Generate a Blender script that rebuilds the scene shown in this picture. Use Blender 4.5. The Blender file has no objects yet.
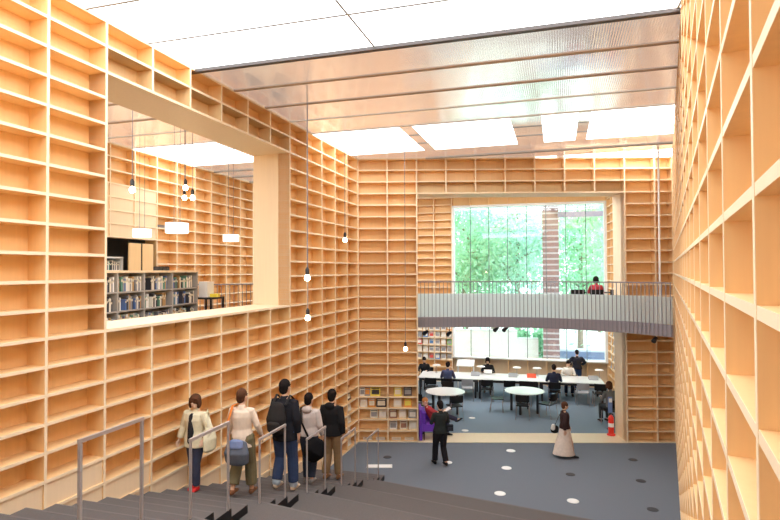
import bpy, math, random
import numpy as np
from mathutils import Vector, Matrix
random.seed(7)
C = bpy.context.scene.collection
PI = math.pi
# ------------------------------------------------------------------ camera
F, PIT, ROLL = 556.0, .0189, -.0042
H1, H2 = .3358, .3196
CZ = 4.907
ROWS = [CZ + 3.229 - H1*min(k, 9) - H2*max(0, k-9) for k in range(26)]
ROWS[25] = 0.0
CEIL = ROWS[0]
DECK = 3.45
cam_d = bpy.data.cameras.new('camera'); cam = bpy.data.objects.new('camera', cam_d); C.objects.link(cam)
cam_d.lens = F*36/780; cam_d.sensor_width = 36; cam_d.clip_start = .05; cam_d.clip_end = 400
CM = Matrix.Translation((0, 0, CZ)) @ Matrix.Rotation(PI/2+PIT, 4, 'X') @ Matrix.Rotation(ROLL, 4, 'Z')
cam.matrix_world = CM
bpy.context.scene.camera = cam
def ray(px, py):
    v = Vector(((px-390)/F, -(py-260)/F, -1)); return (CM.to_3x3() @ v)
def atY(px, py, Y):
    r = ray(px, py); return Vector((0, 0, CZ)) + r*(Y/r.y)
def atz(px, py, z):
    r = ray(px, py); return Vector((0, 0, CZ)) + r*((z-CZ)/r.z)
def proj(P):
    q = CM.inverted() @ Vector(P); return (390+F*q.x/-q.z, 260-F*q.y/-q.z)

# ------------------------------------------------------------------ materials
def mat(name, col, rough=.6, spec=.3, metal=0, emit=None, strength=0, noise=0, nscale=20, stretch=(1, 1, 1), bump=0):
    m = bpy.data.materials.new(name); m.use_nodes = True
    nt = m.node_tree; b = nt.nodes['Principled BSDF']
    b.inputs['Base Color'].default_value = (*col, 1); b.inputs['Roughness'].default_value = rough
    b.inputs['Specular IOR Level'].default_value = spec; b.inputs['Metallic'].default_value = metal
    if emit: b.inputs['Emission Color'].default_value = (*emit, 1); b.inputs['Emission Strength'].default_value = strength
    if noise or bump:
        tc = nt.nodes.new('ShaderNodeTexCoord'); mp = nt.nodes.new('ShaderNodeMapping'); nz = nt.nodes.new('ShaderNodeTexNoise')
        mp.inputs['Scale'].default_value = stretch; nz.inputs['Scale'].default_value = nscale; nz.inputs['Detail'].default_value = 4
        nt.links.new(tc.outputs['Object'], mp.inputs[0]); nt.links.new(mp.outputs[0], nz.inputs['Vector'])
        if noise:
            mx = nt.nodes.new('ShaderNodeMix'); mx.data_type = 'RGBA'
            mx.inputs[6].default_value = (*[c*(1-noise) for c in col], 1); mx.inputs[7].default_value = (*[min(1, c*(1+noise)) for c in col], 1)
            nt.links.new(nz.outputs['Fac'], mx.inputs[0]); nt.links.new(mx.outputs[2], b.inputs['Base Color'])
        if bump:
            bp = nt.nodes.new('ShaderNodeBump'); bp.inputs['Strength'].default_value = bump; bp.inputs['Distance'].default_value = .01
            nt.links.new(nz.outputs['Fac'], bp.inputs['Height']); nt.links.new(bp.outputs[0], b.inputs['Normal'])
    return m
M = {}
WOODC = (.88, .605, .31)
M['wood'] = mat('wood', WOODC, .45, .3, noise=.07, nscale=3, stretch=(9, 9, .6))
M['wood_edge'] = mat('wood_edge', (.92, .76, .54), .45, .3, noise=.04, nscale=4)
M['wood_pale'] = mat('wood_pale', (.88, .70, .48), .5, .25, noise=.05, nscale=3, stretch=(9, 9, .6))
M['threshold'] = mat('threshold', (.85, .70, .50), .4, .3, noise=.04, nscale=6)
M['carpet'] = mat('carpet', (.162, .185, .22), .95, .1, noise=.14, nscale=60)
M['carpet_stair'] = mat('carpet_stair', (.128, .116, .114), .95, .1, noise=.16, nscale=60)
M['nosing'] = mat('nosing', (.155, .141, .138), .9, .1)
M['carpet_room'] = mat('carpet_room', (.22, .29, .36), .9, .2, noise=.10, nscale=40)
M['black'] = mat('black', (.008, .008, .010), .5, .3)
M['black_metal'] = mat('black_metal', (.02, .02, .024), .4, .5)
M['grey_metal'] = mat('grey_metal', (.42, .40, .42), .35, .5, metal=.6)
M['rail'] = mat('rail', (.52, .47, .46), .35, .5, metal=.4)
M['lilac_metal'] = mat('lilac_metal', (.26, .25, .285), .5, .4)
M['fascia'] = mat('fascia', (.33, .31, .35), .55, .4)
M['white'] = mat('white', (.85, .86, .86), .5, .3)
M['white_gloss'] = mat('white_gloss', (.88, .90, .90), .2, .5)
M['frost'] = None
M['bulb'] = mat('bulb', (1, .9, .7), .3, .5, emit=(1, .80, .50), strength=22)
M['lampshade'] = mat('lampshade', (.9, .9, .86), .6, .2, emit=(1, .93, .8), strength=.9)
M['beam'] = mat('beam', (.50, .38, .28), .5, .4)
M['seam'] = mat('seam', (.42, .44, .46), .6, .3)
M['grey_beam'] = mat('grey_beam', (.10, .09, .09), .5, .4)
M['steel'] = mat('steel', (.45, .45, .45), .5, .4)
M['purple'] = mat('purple', (.16, .05, .50), .6, .3)
M['red'] = mat('red', (.75, .03, .02), .35, .5)
M['yellow'] = mat('yellow', (.9, .75, .08), .5, .3)
def colmat(c, rough=.7):
    k = 'c_%03d_%03d_%03d_%d' % (int(c[0]*255), int(c[1]*255), int(c[2]*255), int(rough*10))
    if k not in M: M[k] = mat(k, c, rough, .25)
    return M[k]
def cloth(c, n=.18, sc=14): 
    k = 'cl_%03d_%03d_%03d' % (int(c[0]*999), int(c[1]*999), int(c[2]*999))
    if k not in M: M[k] = mat(k, c, .9, .1, noise=n, nscale=sc, bump=.25)
    return M[k]
# ceiling polycarbonate: ribbed, mirror-like sheet
LD = .2929
def poly_mat():
    m = bpy.data.materials.new('polycarbonate'); m.use_nodes = True; nt = m.node_tree; nt.nodes.clear()
    out = nt.nodes.new('ShaderNodeOutputMaterial'); mix = nt.nodes.new('ShaderNodeMixShader')
    d = nt.nodes.new('ShaderNodeBsdfDiffuse'); g = nt.nodes.new('ShaderNodeBsdfGlossy')
    d.inputs[0].default_value = (.80, .74, .70, 1); g.inputs[0].default_value = (.95, .95, .96, 1); g.inputs['Roughness'].default_value = .07
    tc = nt.nodes.new('ShaderNodeTexCoord'); mp = nt.nodes.new('ShaderNodeMapping'); mp.inputs['Rotation'].default_value = (0, 0, LD)
    wv = nt.nodes.new('ShaderNodeTexWave'); wv.inputs['Scale'].default_value = 9; wv.inputs['Distortion'].default_value = 1.2; wv.inputs['Detail'].default_value = 1
    nz = nt.nodes.new('ShaderNodeTexNoise'); nz.inputs['Scale'].default_value = 1.3; nz.inputs['Detail'].default_value = 2
    b1 = nt.nodes.new('ShaderNodeBump'); b1.inputs['Strength'].default_value = .12; b1.inputs['Distance'].default_value = .01
    b2 = nt.nodes.new('ShaderNodeBump'); b2.inputs['Strength'].default_value = .25; b2.inputs['Distance'].default_value = .02
    L = nt.links.new
    L(tc.outputs['Object'], mp.inputs[0]); L(mp.outputs[0], wv.inputs['Vector']); L(mp.outputs[0], nz.inputs['Vector'])
    L(wv.outputs['Fac'], b1.inputs['Height']); L(nz.outputs['Fac'], b2.inputs['Height']); L(b1.outputs[0], b2.inputs['Normal'])
    L(b2.outputs[0], g.inputs['Normal']); mix.inputs[0].default_value = .74
    L(d.outputs[0], mix.inputs[1]); L(g.outputs[0], mix.inputs[2]); em = nt.nodes.new('ShaderNodeEmission'); em.inputs[0].default_value = (1, .93, .88, 1); em.inputs[1].default_value = .16; ad = nt.nodes.new('ShaderNodeAddShader'); L(mix.outputs[0], ad.inputs[0]); L(em.outputs[0], ad.inputs[1]); L(ad.outputs[0], out.inputs[0])  # weak emission added to lighten the sheet, in place of daylight behind it
    return m
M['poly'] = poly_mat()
def glass_mat():
    m = bpy.data.materials.new('glass'); m.use_nodes = True; nt = m.node_tree; nt.nodes.clear()
    out = nt.nodes.new('ShaderNodeOutputMaterial'); mix = nt.nodes.new('ShaderNodeMixShader')
    t = nt.nodes.new('ShaderNodeBsdfTransparent'); g = nt.nodes.new('ShaderNodeBsdfGlossy'); t.inputs[0].default_value = (.93, .98, .97, 1)
    g.inputs['Roughness'].default_value = .02; mix.inputs[0].default_value = .07
    nt.links.new(t.outputs[0], mix.inputs[1]); nt.links.new(g.outputs[0], mix.inputs[2]); nt.links.new(mix.outputs[0], out.inputs[0])
    return m
M['glass'] = glass_mat()
def frost_mat():
    m = bpy.data.materials.new('frosted_panel'); m.use_nodes = True; nt = m.node_tree; nt.nodes.clear()
    out = nt.nodes.new('ShaderNodeOutputMaterial'); mix = nt.nodes.new('ShaderNodeMixShader'); t = nt.nodes.new('ShaderNodeBsdfTranslucent'); d = nt.nodes.new('ShaderNodeBsdfDiffuse')
    t.inputs[0].default_value = (.84, .93, .93, 1); d.inputs[0].default_value = (.84, .88, .88, 1); mix.inputs[0].default_value = .5
    nt.links.new(d.outputs[0], mix.inputs[1]); nt.links.new(t.outputs[0], mix.inputs[2]); nt.links.new(mix.outputs[0], out.inputs[0]); return m
M['frost'] = frost_mat()
M['skylight'] = mat('skylight', (.9, .92, .95), .4, .3, emit=(.93, .97, 1.0), strength=3.2)

# ------------------------------------------------------------------ mesh helpers
class MB:
    def __init__(s): s.v = []; s.f = []; s.m = []; s.sm = []
    def add(s, vs, fs, mi=0, smooth=False):
        o = len(s.v); s.v += [tuple(v) for v in vs]; s.f += [tuple(i+o for i in f) for f in fs]; s.m += [mi]*len(fs); s.sm += [smooth]*len(fs)
    def hexa(s, p, mi=0): # 4 bottom ccw, 4 top
        s.add(p, [(3, 2, 1, 0), (4, 5, 6, 7), (0, 1, 5, 4), (1, 2, 6, 5), (2, 3, 7, 6), (3, 0, 4, 7)], mi)
    def box(s, x0, x1, y0, y1, z0, z1, mi=0):
        s.hexa([(x0, y0, z0), (x1, y0, z0), (x1, y1, z0), (x0, y1, z0), (x0, y0, z1), (x1, y0, z1), (x1, y1, z1), (x0, y1, z1)], mi)
    def fbox(s, fr, a0, a1, b0, b1, z0, z1, mi=0): # frame fr: (origin, d, n)
        P, d, n = fr
        q = lambda a, b, z: (P[0]+d[0]*a+n[0]*b, P[1]+d[1]*a+n[1]*b, z)
        pts = [q(a0, b0, z0), q(a1, b0, z0), q(a1, b1, z0), q(a0, b1, z0), q(a0, b0, z1), q(a1, b0, z1), q(a1, b1, z1), q(a0, b1, z1)]
        if d[0]*n[1]-d[1]*n[0] < 0: pts = [pts[i] for i in (3, 2, 1, 0, 7, 6, 5, 4)]
        s.hexa(pts, mi)
    def prism(s, poly, z0, z1, mi=0, side=None):
        a = sum(poly[i][0]*poly[(i+1) % len(poly)][1]-poly[(i+1) % len(poly)][0]*poly[i][1] for i in range(len(poly)))
        idx = list(range(len(poly)))
        if a < 0: poly = poly[::-1]; idx = idx[::-1]
        n = len(poly)
        s.add([(p[0], p[1], z0) for p in poly]+[(p[0], p[1], z1) for p in poly], [tuple(range(n))[::-1], tuple(range(n, 2*n))], mi)
        for i in range(n):
            j = (i+1) % n
            k = mi
            if side is not None and {idx[i], idx[j]} == set(side[0]): k = side[1]
            s.add([(poly[i][0], poly[i][1], z0), (poly[j][0], poly[j][1], z0), (poly[j][0], poly[j][1], z1), (poly[i][0], poly[i][1], z1)], [(0, 1, 2, 3)], k)
    def tube(s, pts, r, n=8, mi=0, smooth=True):
        pts = [Vector(p) for p in pts]; rr = r if isinstance(r, (list, tuple)) else [r]*len(pts)
        vs = []; 
        for i, p in enumerate(pts):
            t = (pts[min(i+1, len(pts)-1)]-pts[max(i-1, 0)]).normalized()
            a = t.cross(Vector((0, 0, 1))); 
            if a.length < .1: a = t.cross(Vector((0, 1, 0)))
            a.normalize(); b = t.cross(a)
            for k in range(n):
                th = 2*PI*k/n; vs.append(p+(a*math.cos(th)+b*math.sin(th))*rr[i])
        fs = []
        for i in range(len(pts)-1):
            for k in range(n): fs.append((i*n+k, i*n+(k+1) % n, (i+1)*n+(k+1) % n, (i+1)*n+k))
        s.add(vs, fs, mi, smooth); L = len(pts)-1
        s.add(vs[:n], [tuple(range(n))], mi); s.add(vs[L*n:], [tuple(range(n))[::-1]], mi)
    def lathe(s, prof, c=(0, 0, 0), n=24, mi=0, smooth=True, sx=1, sy=1):
        vs = []; fs = []
        for r, z in prof:
            for k in range(n):
                th = 2*PI*k/n; vs.append((c[0]+r*math.cos(th)*sx, c[1]+r*math.sin(th)*sy, c[2]+z))
        for i in range(len(prof)-1):
            for k in range(n): fs.append((i*n+k, i*n+(k+1) % n, (i+1)*n+(k+1) % n, (i+1)*n+k))
        s.add(vs, fs, mi, smooth)
        if prof[0][0] > 1e-4: s.add(vs[:n], [tuple(range(n))[::-1]], mi)
        if prof[-1][0] > 1e-4: s.add(vs[-n:], [tuple(range(n))], mi)
    def mesh(s, name, mats):
        me = bpy.data.meshes.new(name); me.from_pydata(s.v, [], s.f)
        for m in mats: me.materials.append(m)
        me.polygons.foreach_set('material_index', s.m); me.polygons.foreach_set('use_smooth', s.sm); me.update(); return me
    def build(s, name, mats, parent=None, loc=None, rz=0):
        if not isinstance(mats, (list, tuple)): mats = [mats]
        o = bpy.data.objects.new(name, s.mesh(name, mats)); C.objects.link(o)
        if parent: o.parent = parent
        if loc is not None: o.location = loc
        if rz: o.rotation_euler.z = rz
        return o
def empty(name, loc=(0, 0, 0), rz=0):
    o = bpy.data.objects.new(name, None); C.objects.link(o); o.location = loc; o.rotation_euler.z = rz; o.empty_display_size = .1; return o
def tag(o, label, cat, group=None, kind=None):
    if label: o['label'] = label
    if cat: o['category'] = cat
    if group: o['group'] = group
    if kind: o['kind'] = kind
    return o
def struct(o, label=None):
    o['kind'] = 'structure'
    if label: o['label'] = label
    return o
def copy_tree(o, parent=None, loc=None, rz=None, label=None):
    c = o.copy(); C.objects.link(c)
    if parent: c.parent = parent
    if loc is not None: c.location = loc
    if rz is not None: c.rotation_euler = (0, 0, rz)
    if label: c['label'] = label
    for ch in list(o.children):
        if ch.name not in C.objects: continue
        copy_tree(ch, c)
    return c

# ------------------------------------------------------------------ plan lines
P = .848
YB = -.0225
CORNER = (-.9226, 16.0)
DB = (math.cos(YB), math.sin(YB)); NB = (-math.sin(YB), math.cos(YB))        # back wall: along, into the shelves
DL = (-math.sin(LD), -math.cos(LD)); NL = (-math.cos(LD), math.sin(LD))      # left wall: towards the camera, into the shelves
RD = .4595
RX, RS = .236, 1.63
DR = (math.sin(RD), math.cos(RD)); NR = (math.cos(RD), -math.sin(RD))        # right wall: away from the camera, into shelves
def along(P0, d, t, n=(0, 0), b=0): return (P0[0]+d[0]*t+n[0]*b, P0[1]+d[1]*t+n[1]*b)
BT, TH = .036, .87     # board thickness, full wall thickness
SD = .26               # shelf depth

def shelf_wall(name, P0, d, n, cols, rows, openings=(), panels=(), depth=SD, thick=.42, mats=None, label=None, reveal=True, kick=None):
    """cols: list of distances; rows: list of heights (top to bottom); openings/panels: (c0,c1,r0,r1) index ranges"""
    fr = (P0, d, n); root = MB()
    def inside(ci, ri, lst): return any(a <= ci < b and r0 <= ri < r1 for a, b, r0, r1 in lst)
    nc, nr = len(cols)-1, len(rows)-1
    for ci in range(nc):
        ri = 0
        while ri < nr:
            if inside(ci, ri, openings): ri += 1; continue
            r2 = ri
            while r2 < nr and not inside(ci, r2, openings): r2 += 1
            root.fbox(fr, cols[ci], cols[ci+1], depth, thick, rows[r2], rows[ri], 0); ri = r2
    w = struct(root.build(name, M['wood']), label)
    h = BT/2
    for ci in range(nc+1):
        m = MB(); ri = 0; any_ = False
        def solid(ri): return not (inside(ci-1, ri, openings) if ci > 0 else inside(ci, ri, openings)) or not (inside(ci, ri, openings) if ci < nc else inside(ci-1, ri, openings))
        while ri < nr:
            if not solid(ri): ri += 1; continue
            r2 = ri
            while r2 < nr and solid(r2): r2 += 1
            m.fbox(fr, cols[ci]-h, cols[ci]+h, 0, depth+.01, rows[r2], rows[ri], 0)
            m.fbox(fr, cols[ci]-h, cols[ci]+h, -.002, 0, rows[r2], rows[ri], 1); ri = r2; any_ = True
        if any_: m.build('upright_divider', [M['wood'], M['wood_edge']], w)
    for ri in range(nr+1):
        m = MB(); ci = 0; any_ = False
        def solid2(ci): return not (inside(ci, ri-1, openings) if ri > 0 else inside(ci, ri, openings)) or not (inside(ci, ri, openings) if ri < nr else inside(ci, ri-1, openings))
        while ci < nc:
            if not solid2(ci): ci += 1; continue
            c2 = ci
            while c2 < nc and solid2(c2): c2 += 1
            z = min(max(rows[ri], rows[-1]+h), rows[0]-h)
            m.fbox(fr, cols[ci], cols[c2], .002, depth+.01, z-h, z+h, 0)
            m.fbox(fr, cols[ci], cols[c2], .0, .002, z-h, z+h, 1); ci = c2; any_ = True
        if any_: m.build('shelf_board', [M['wood'], M['wood_edge']], w)
    for a, b, r0, r1 in panels:
        for ci in range(a, b):
            for ri in range(r0, r1):
                m = MB(); m.fbox(fr, cols[ci]+h, cols[ci+1]-h, .02, .04, rows[ri+1]+h, rows[ri]-h)
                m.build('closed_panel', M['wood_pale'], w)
    if reveal:
        for a, b, r0, r1 in openings:
            m = MB(); t0, t1 = depth+.01-.012, thick+.01
            m.fbox(fr, cols[a]-h, cols[a]+h, 0, t1, rows[r1]-h, rows[r0]+h)
            m.fbox(fr, cols[b]-h, cols[b]+h, 0, t1, rows[r1]-h, rows[r0]+h)
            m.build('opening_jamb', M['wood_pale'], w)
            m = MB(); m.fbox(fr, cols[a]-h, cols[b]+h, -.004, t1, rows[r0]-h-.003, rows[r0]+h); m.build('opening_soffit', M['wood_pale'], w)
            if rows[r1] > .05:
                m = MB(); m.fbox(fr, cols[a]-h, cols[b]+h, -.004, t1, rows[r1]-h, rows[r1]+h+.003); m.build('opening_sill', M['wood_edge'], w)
    return w

def kidcols(n, start=0, p=P): return [start+p*i for i in range(n)]
def left_panels():
    out = []
    for c in range(2, 16):
        p_ = along(CORNER, DL, P*(c+1)); y = p_[1]-.472; z = DECK-.3018*max(0, y-2.0)
        r = max(k for k in range(26) if ROWS[k] >= z-.01); r2 = min(25, r+3 if c < 13 else r+4)
        out.append((c, c+1, r, r2))
    return out
# left wall: column 0 at the corner, opening from 5 to 11, rows 2..12
wl = shelf_wall('wall_left', CORNER, DL, NL, kidcols(20), ROWS, [(5, 11, 2, 12)],
                panels=left_panels(), thick=TH)
# back wall : opening columns 2..9, rows 3..25
cb = kidcols(11); rend = None
# right wall meets back wall
def isect(P0, d, Q0, e):
    den = d[0]*e[1]-d[1]*e[0]; t = ((Q0[0]-P0[0])*e[1]-(Q0[1]-P0[1])*e[0])/den; return t
tb = isect(CORNER, DB, (RX, 0), DR); tr = isect((RX, 0), DR, CORNER, DB)
cb.append(min(tb, cb[-1]+P))
wb = shelf_wall('wall_back', CORNER, DB, NB, cb, ROWS, [(2, 9, 3, 25)], thick=TH, reveal=True)
rcols = [RS+P*i for i in range(-5, 19) if RS+P*i < tr-.2]+[tr]
wr = shelf_wall('wall_right', (RX, 0), DR, NR, rcols, ROWS, [], thick=.4)
for w_, P0, d, n, cols in ():
    pass

# ------------------------------------------------------------------ floors
zmain = 0
m = MB(); m.prism([(-14, 9), (14, 9), (14, 15.95), (-14, 16.6)], -.3, 0); m.prism([(-14, -6), (14, -6), (14, 9), (-14, 9)], -.3, 0)
struct(m.build('floor', M['carpet']))
m = MB(); m.prism([(-14, 16.62), (14, 15.97), (14, 26), (-14, 26)], -.3, -.001)
fr2 = struct(m.build('floor', M['carpet_room']))
fb = (CORNER, DB, NB)
m = MB(); m.fbox(fb, cb[2]+.018, cb[9]-.018, -.02, TH+.02, -.02, .014); struct(m.build('trim_1', M['threshold']))

# rail line between staircase and tiers: parallel to left wall
XL0 = CORNER[0]-math.tan(LD)*CORNER[1]
RB = -2304/F+.03
railX = lambda y: math.tan(LD)*y + RB
NOS = [6.30+1.44*(k-3) for k in range(8)]          # nosing of tier k at the rail line
ZT = [DECK - (DECK/8)*k for k in range(8)]
TD = (math.cos(RD)*1.0, -math.sin(RD)*1.0)           # along a tier nosing
SDr = (math.cos(LD), -math.sin(LD))                  # along a stair nosing
def tier_pt(y):  # from rail line to right wall
    a = (railX(y), y); t = isect(a, TD, (RX, 0), DR); return a, (a[0]+TD[0]*t, a[1]+TD[1]*t)
def stair_pt(y):
    a = (railX(y), y); t = isect(a, (-SDr[0], -SDr[1]), CORNER, DL); return a, (a[0]-SDr[0]*t, a[1]-SDr[1]*t)
tiers = empty('floor_tier_seating'); struct(tiers)
for k in range(8):
    y1 = NOS[k]; y0 = NOS[k-1]-.3 if k else -5.5
    a, b = tier_pt(y1)
    if k: c, d_ = tier_pt(y0)
    else: c, d_ = (railX(y0), y0), (RX+DR[0]*y0/DR[1], y0)
    m = MB(); m.prism([a, b, d_, c], 0, ZT[k]); o1, o2 = tier_pt(y1-.035); m.prism([a, b, o2, o1], ZT[k]-.03, ZT[k]+.002, 1)
    struct(m.build('seating_tier', [M['carpet_stair'], M['nosing']], tiers)) if False else m.build('seating_tier', [M['carpet_stair'], M['nosing']], tiers)
st = empty('floor_staircase'); struct(st)
n4 = 32
for j in range(n4):
    y1 = NOS[0]+.36*j; z = DECK - DECK/n4*j; y0 = y1-.36-.02 if j else -5.5
    a, b = stair_pt(y1); c, d_ = stair_pt(y0)
    m = MB(); m.prism([a, b, d_, c], 0, z, 0, side=((0, 3), 1)); o1, o2 = stair_pt(y1-.028); m.prism([a, b, o2, o1], z-.03, z+.0015, 2)
    m.build('stair_step', [M['carpet_stair'], M['black'], M['nosing']], st)
def gz(x, y):
    """walking height at a plan point"""
    if x < railX(y):
        # perpendicular distance down the stairs
        t = y + (x-railX(y))*math.sin(LD)*math.cos(LD)
        # project on the nosing direction: nosing through (x,y) meets rail line at yy
        tt = isect((x, y), SDr, (RB, 0), (math.tan(LD), 1)); yy = y+SDr[1]*tt
        if yy <= NOS[0]: return DECK
        j = int(math.ceil((yy-NOS[0])/.36)); return max(0, DECK-DECK/n4*j)
    tt = isect((x, y), TD, (RB, 0), (math.tan(LD), 1)); yy = y+TD[1]*tt
    for k in range(8):
        if yy <= NOS[k]: return ZT[k]
    return 0
def ground(px, py):
    r = ray(px, py); y = 2.0
    while y < 40:
        p = Vector((0, 0, CZ))+r*(y/r.y)
        if p.z <= gz(p.x, p.y): return Vector((p.x, p.y, gz(p.x, p.y)))
        y += .01
    return p

# upper corridor behind the left wall, floor slab
FARB = -6190/F
fo = (FARB+math.tan(LD)*26, 26.0)       # far corridor wall start (far end)
a0 = along(CORNER, DL, 18, NL, TH); a1 = along(CORNER, DL, -9, NL, TH)
m = MB(); e0 = along(fo, DL, 28); e1 = along(fo, DL, 0)
cut0 = along(CORNER, DL, 18, NL, TH); cutn = along(CORNER, DL, 2.4, NL, TH); tq = isect(cutn, NL, fo, DL)
cutf = along(cutn, NL, tq)
m.prism([cut0, cutn, cutf, along(cutf, DL, 15.6)], DECK-.3, DECK); struct(m.build('floor_upper', M['carpet_stair']))
far_cols = kidcols(34, 0)
fw = shelf_wall('wall_far_left', fo, DL, NL, far_cols, ROWS[:15], [(13, 17, 7, 14)], panels=[(13, 17, 3, 7)], thick=.4, reveal=False)
m = MB(); m.fbox((fo, DL, NL), 0, 28, 0, .4, 0, ROWS[14]); struct(m.build('wall_far_left_base', M['wood']))
# closing walls (outside the view, they close the room)
m = MB(); m.box(-16, 9, -6.2, -6, 0, CEIL); struct(m.build('wall_near', M['wood']))

# ------------------------------------------------------------------ ceiling
V = (-DL[0], -DL[1]); U = (V[1], -V[0])     # V: away from camera along the left wall; U: to the right
T0, BAY = 7.58, 1.09
cf = ((0, 0), V, U)                         # a = along V, b = along U
SKY = [(-6, T0, -14, 9), (11.95, 14.55, -14, 12), (19.0, 22.0, -14, 12)]
m = MB()
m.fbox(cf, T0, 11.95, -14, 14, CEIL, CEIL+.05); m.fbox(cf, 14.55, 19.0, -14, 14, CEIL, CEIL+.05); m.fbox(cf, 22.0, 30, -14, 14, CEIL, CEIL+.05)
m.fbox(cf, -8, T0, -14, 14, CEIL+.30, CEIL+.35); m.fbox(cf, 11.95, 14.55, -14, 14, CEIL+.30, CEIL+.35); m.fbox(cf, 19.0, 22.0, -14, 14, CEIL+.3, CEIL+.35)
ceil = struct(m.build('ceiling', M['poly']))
def sky_panels(t0, t1, us):
    t = t0
    while t < t1-.3:
        t2 = min(t+BAY, t1)
        for u0, u1 in us:
            m = MB(); m.fbox(cf, t+.008, t2-.008, u0+.01, u1-.01, CEIL, CEIL+.03)
            m.build('skylight_and_fill_panel', M['skylight'], skyl)
        t = t2
skyl = struct(empty('ceiling_skylight'))
sky_panels(T0-BAY*6, T0, [(-12, -7.5), (-7.5, -2.5), (-2.5, 1.35), (1.6, 3.4)])
sky_panels(11.95, 14.55, [(-12, -8.2), (-7.9, -3.4), (-3.1, -.95), (-.3, .45), (.7, 4.6)])
for u0, u1 in ((-8.2, -7.9), (-3.4, -3.1), (-.95, -.3), (.45, .7)):
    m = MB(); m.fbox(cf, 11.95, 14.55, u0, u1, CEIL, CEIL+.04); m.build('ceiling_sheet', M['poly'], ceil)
sky_panels(19.0, 21.2, [(-12, -6), (-5.8, -1), (-.8, 4.5), (4.7, 8)])  # added glowing panels, hidden by the soffit, to brighten the reading room
sky_panels(16.4, 19.0, [(-3.2, 0), (.2, 3.6)])  # more unseen fill panels, added for light on the lower room
def strip(t, w, u0, u1, z0=-.05, z1=0, mt='beam', name='ceiling_beam'):
    m = MB(); m.fbox(cf, t-w/2, t+w/2, u0, u1, CEIL+z0, CEIL+z1-.001); return m.build(name, M[mt], ceil)
for k in range(1, 9):
    strip(T0-BAY*k, .035, -12, 3.4, -.012, mt='seam')
for u in (-7.5, -2.5, 1.45):
    m = MB(); m.fbox(cf, T0-BAY*9, T0, u-.014, u+.014, CEIL-.010, CEIL-.001); m.build('ceiling_beam', M['seam'], ceil)
for k in (1, 2): strip(11.95+.87*k, .03, -12, 6, -.012, mt='seam')
strip(T0, .09, -12, 3.1, -.05, mt='grey_beam')
for k in (1, 2): strip(T0+BAY*k, .06, -12, 6, -.018)
strip(T0+BAY*3, .06, -12, 6, -.012, mt='white_gloss')
strip(T0+BAY*4, .05, -12, 8, -.015, mt='white_gloss')
for k in range(5): strip(15.6+BAY*k, .05, -12, 8, -.03, mt='steel')

# ------------------------------------------------------------------ reading room
WP0 = atY(452, 300, 24.5); WP1 = atY(607.5, 300, 22.8)
WP0 = (WP0.x, WP0.y); WP1 = (WP1.x, WP1.y)
wl_ = math.hypot(WP1[0]-WP0[0], WP1[1]-WP0[1]); DW = ((WP1[0]-WP0[0])/wl_, (WP1[1]-WP0[1])/wl_); NW = (-DW[1], DW[0])
pw = wl_/8
SILLZ = CZ-3.78; HEADZ = CZ+2.82
# shelf wall left of the window
sw = shelf_wall('wall_window_side', WP0, DW, NW, [-.80*k for k in (6, 5, 4, 3, 2, 1, 0)], ROWS, [], thick=.4)
# wall under / over window
m = MB(); m.fbox((WP0, DW, NW), 0, wl_, .30, .42, 0, SILLZ); wu = struct(m.build('wall_window', M['wood_pale']))
for k in range(9):
    mm = MB(); mm.fbox((WP0, DW, NW), pw*k-.018, pw*k+.018, 0, .3, 0, SILLZ-.05); mm.build('upright_divider', M['wood'], wu)
    mm = MB(); mm.fbox((WP0, DW, NW), pw*k-.018, pw*k+.018, 0, .3, HEADZ, CEIL); mm.build('upright_divider', M['wood'], wu)
mm = MB(); mm.fbox((WP0, DW, NW), 0, wl_, -.05, .34, SILLZ-.05, SILLZ); mm.build('window_sill_shelf', M['white'], wu)
mm = MB(); mm.fbox((WP0, DW, NW), 0, wl_, .3, .42, HEADZ, CEIL); mm.build('wall_head', M['wood'], wu)
fw_ = (WP0, DW, NW)
win = struct(empty('window_1')); 
for k in range(8):
    mm = MB(); mm.fbox(fw_, pw*k+.012, pw*(k+1)-.012, .20, .212, SILLZ+.03, HEADZ-.06); mm.build('window_pane', M['glass'], win)
for k in range(1, 8):
    mm = MB(); mm.fbox(fw_, pw*k-.014, pw*k+.014, .17, .24, SILLZ, HEADZ); mm.build('window_mullion', colmat((.16, .20, .20), .5), win)
mm = MB(); mm.fbox(fw_, -.02, .10, .0, .34, SILLZ, HEADZ); mm.fbox(fw_, wl_-.10, wl_+.02, .0, .34, SILLZ, HEADZ); mm.fbox(fw_, 0, wl_, .0, .34, HEADZ-.07, HEADZ+.02); mm.build('window_frame', M['white'], win)
# side wall right of the window
J = (7.62, 16.95)
dd = math.hypot(WP1[0]-J[0], WP1[1]-J[1]); DJ = ((WP1[0]-J[0])/dd, (WP1[1]-J[1])/dd); NJ = (DJ[1], -DJ[0])
js = shelf_wall('wall_reading_right', J, DJ, NJ, [dd/7*k for k in range(8)], ROWS, [], thick=.4)

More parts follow.
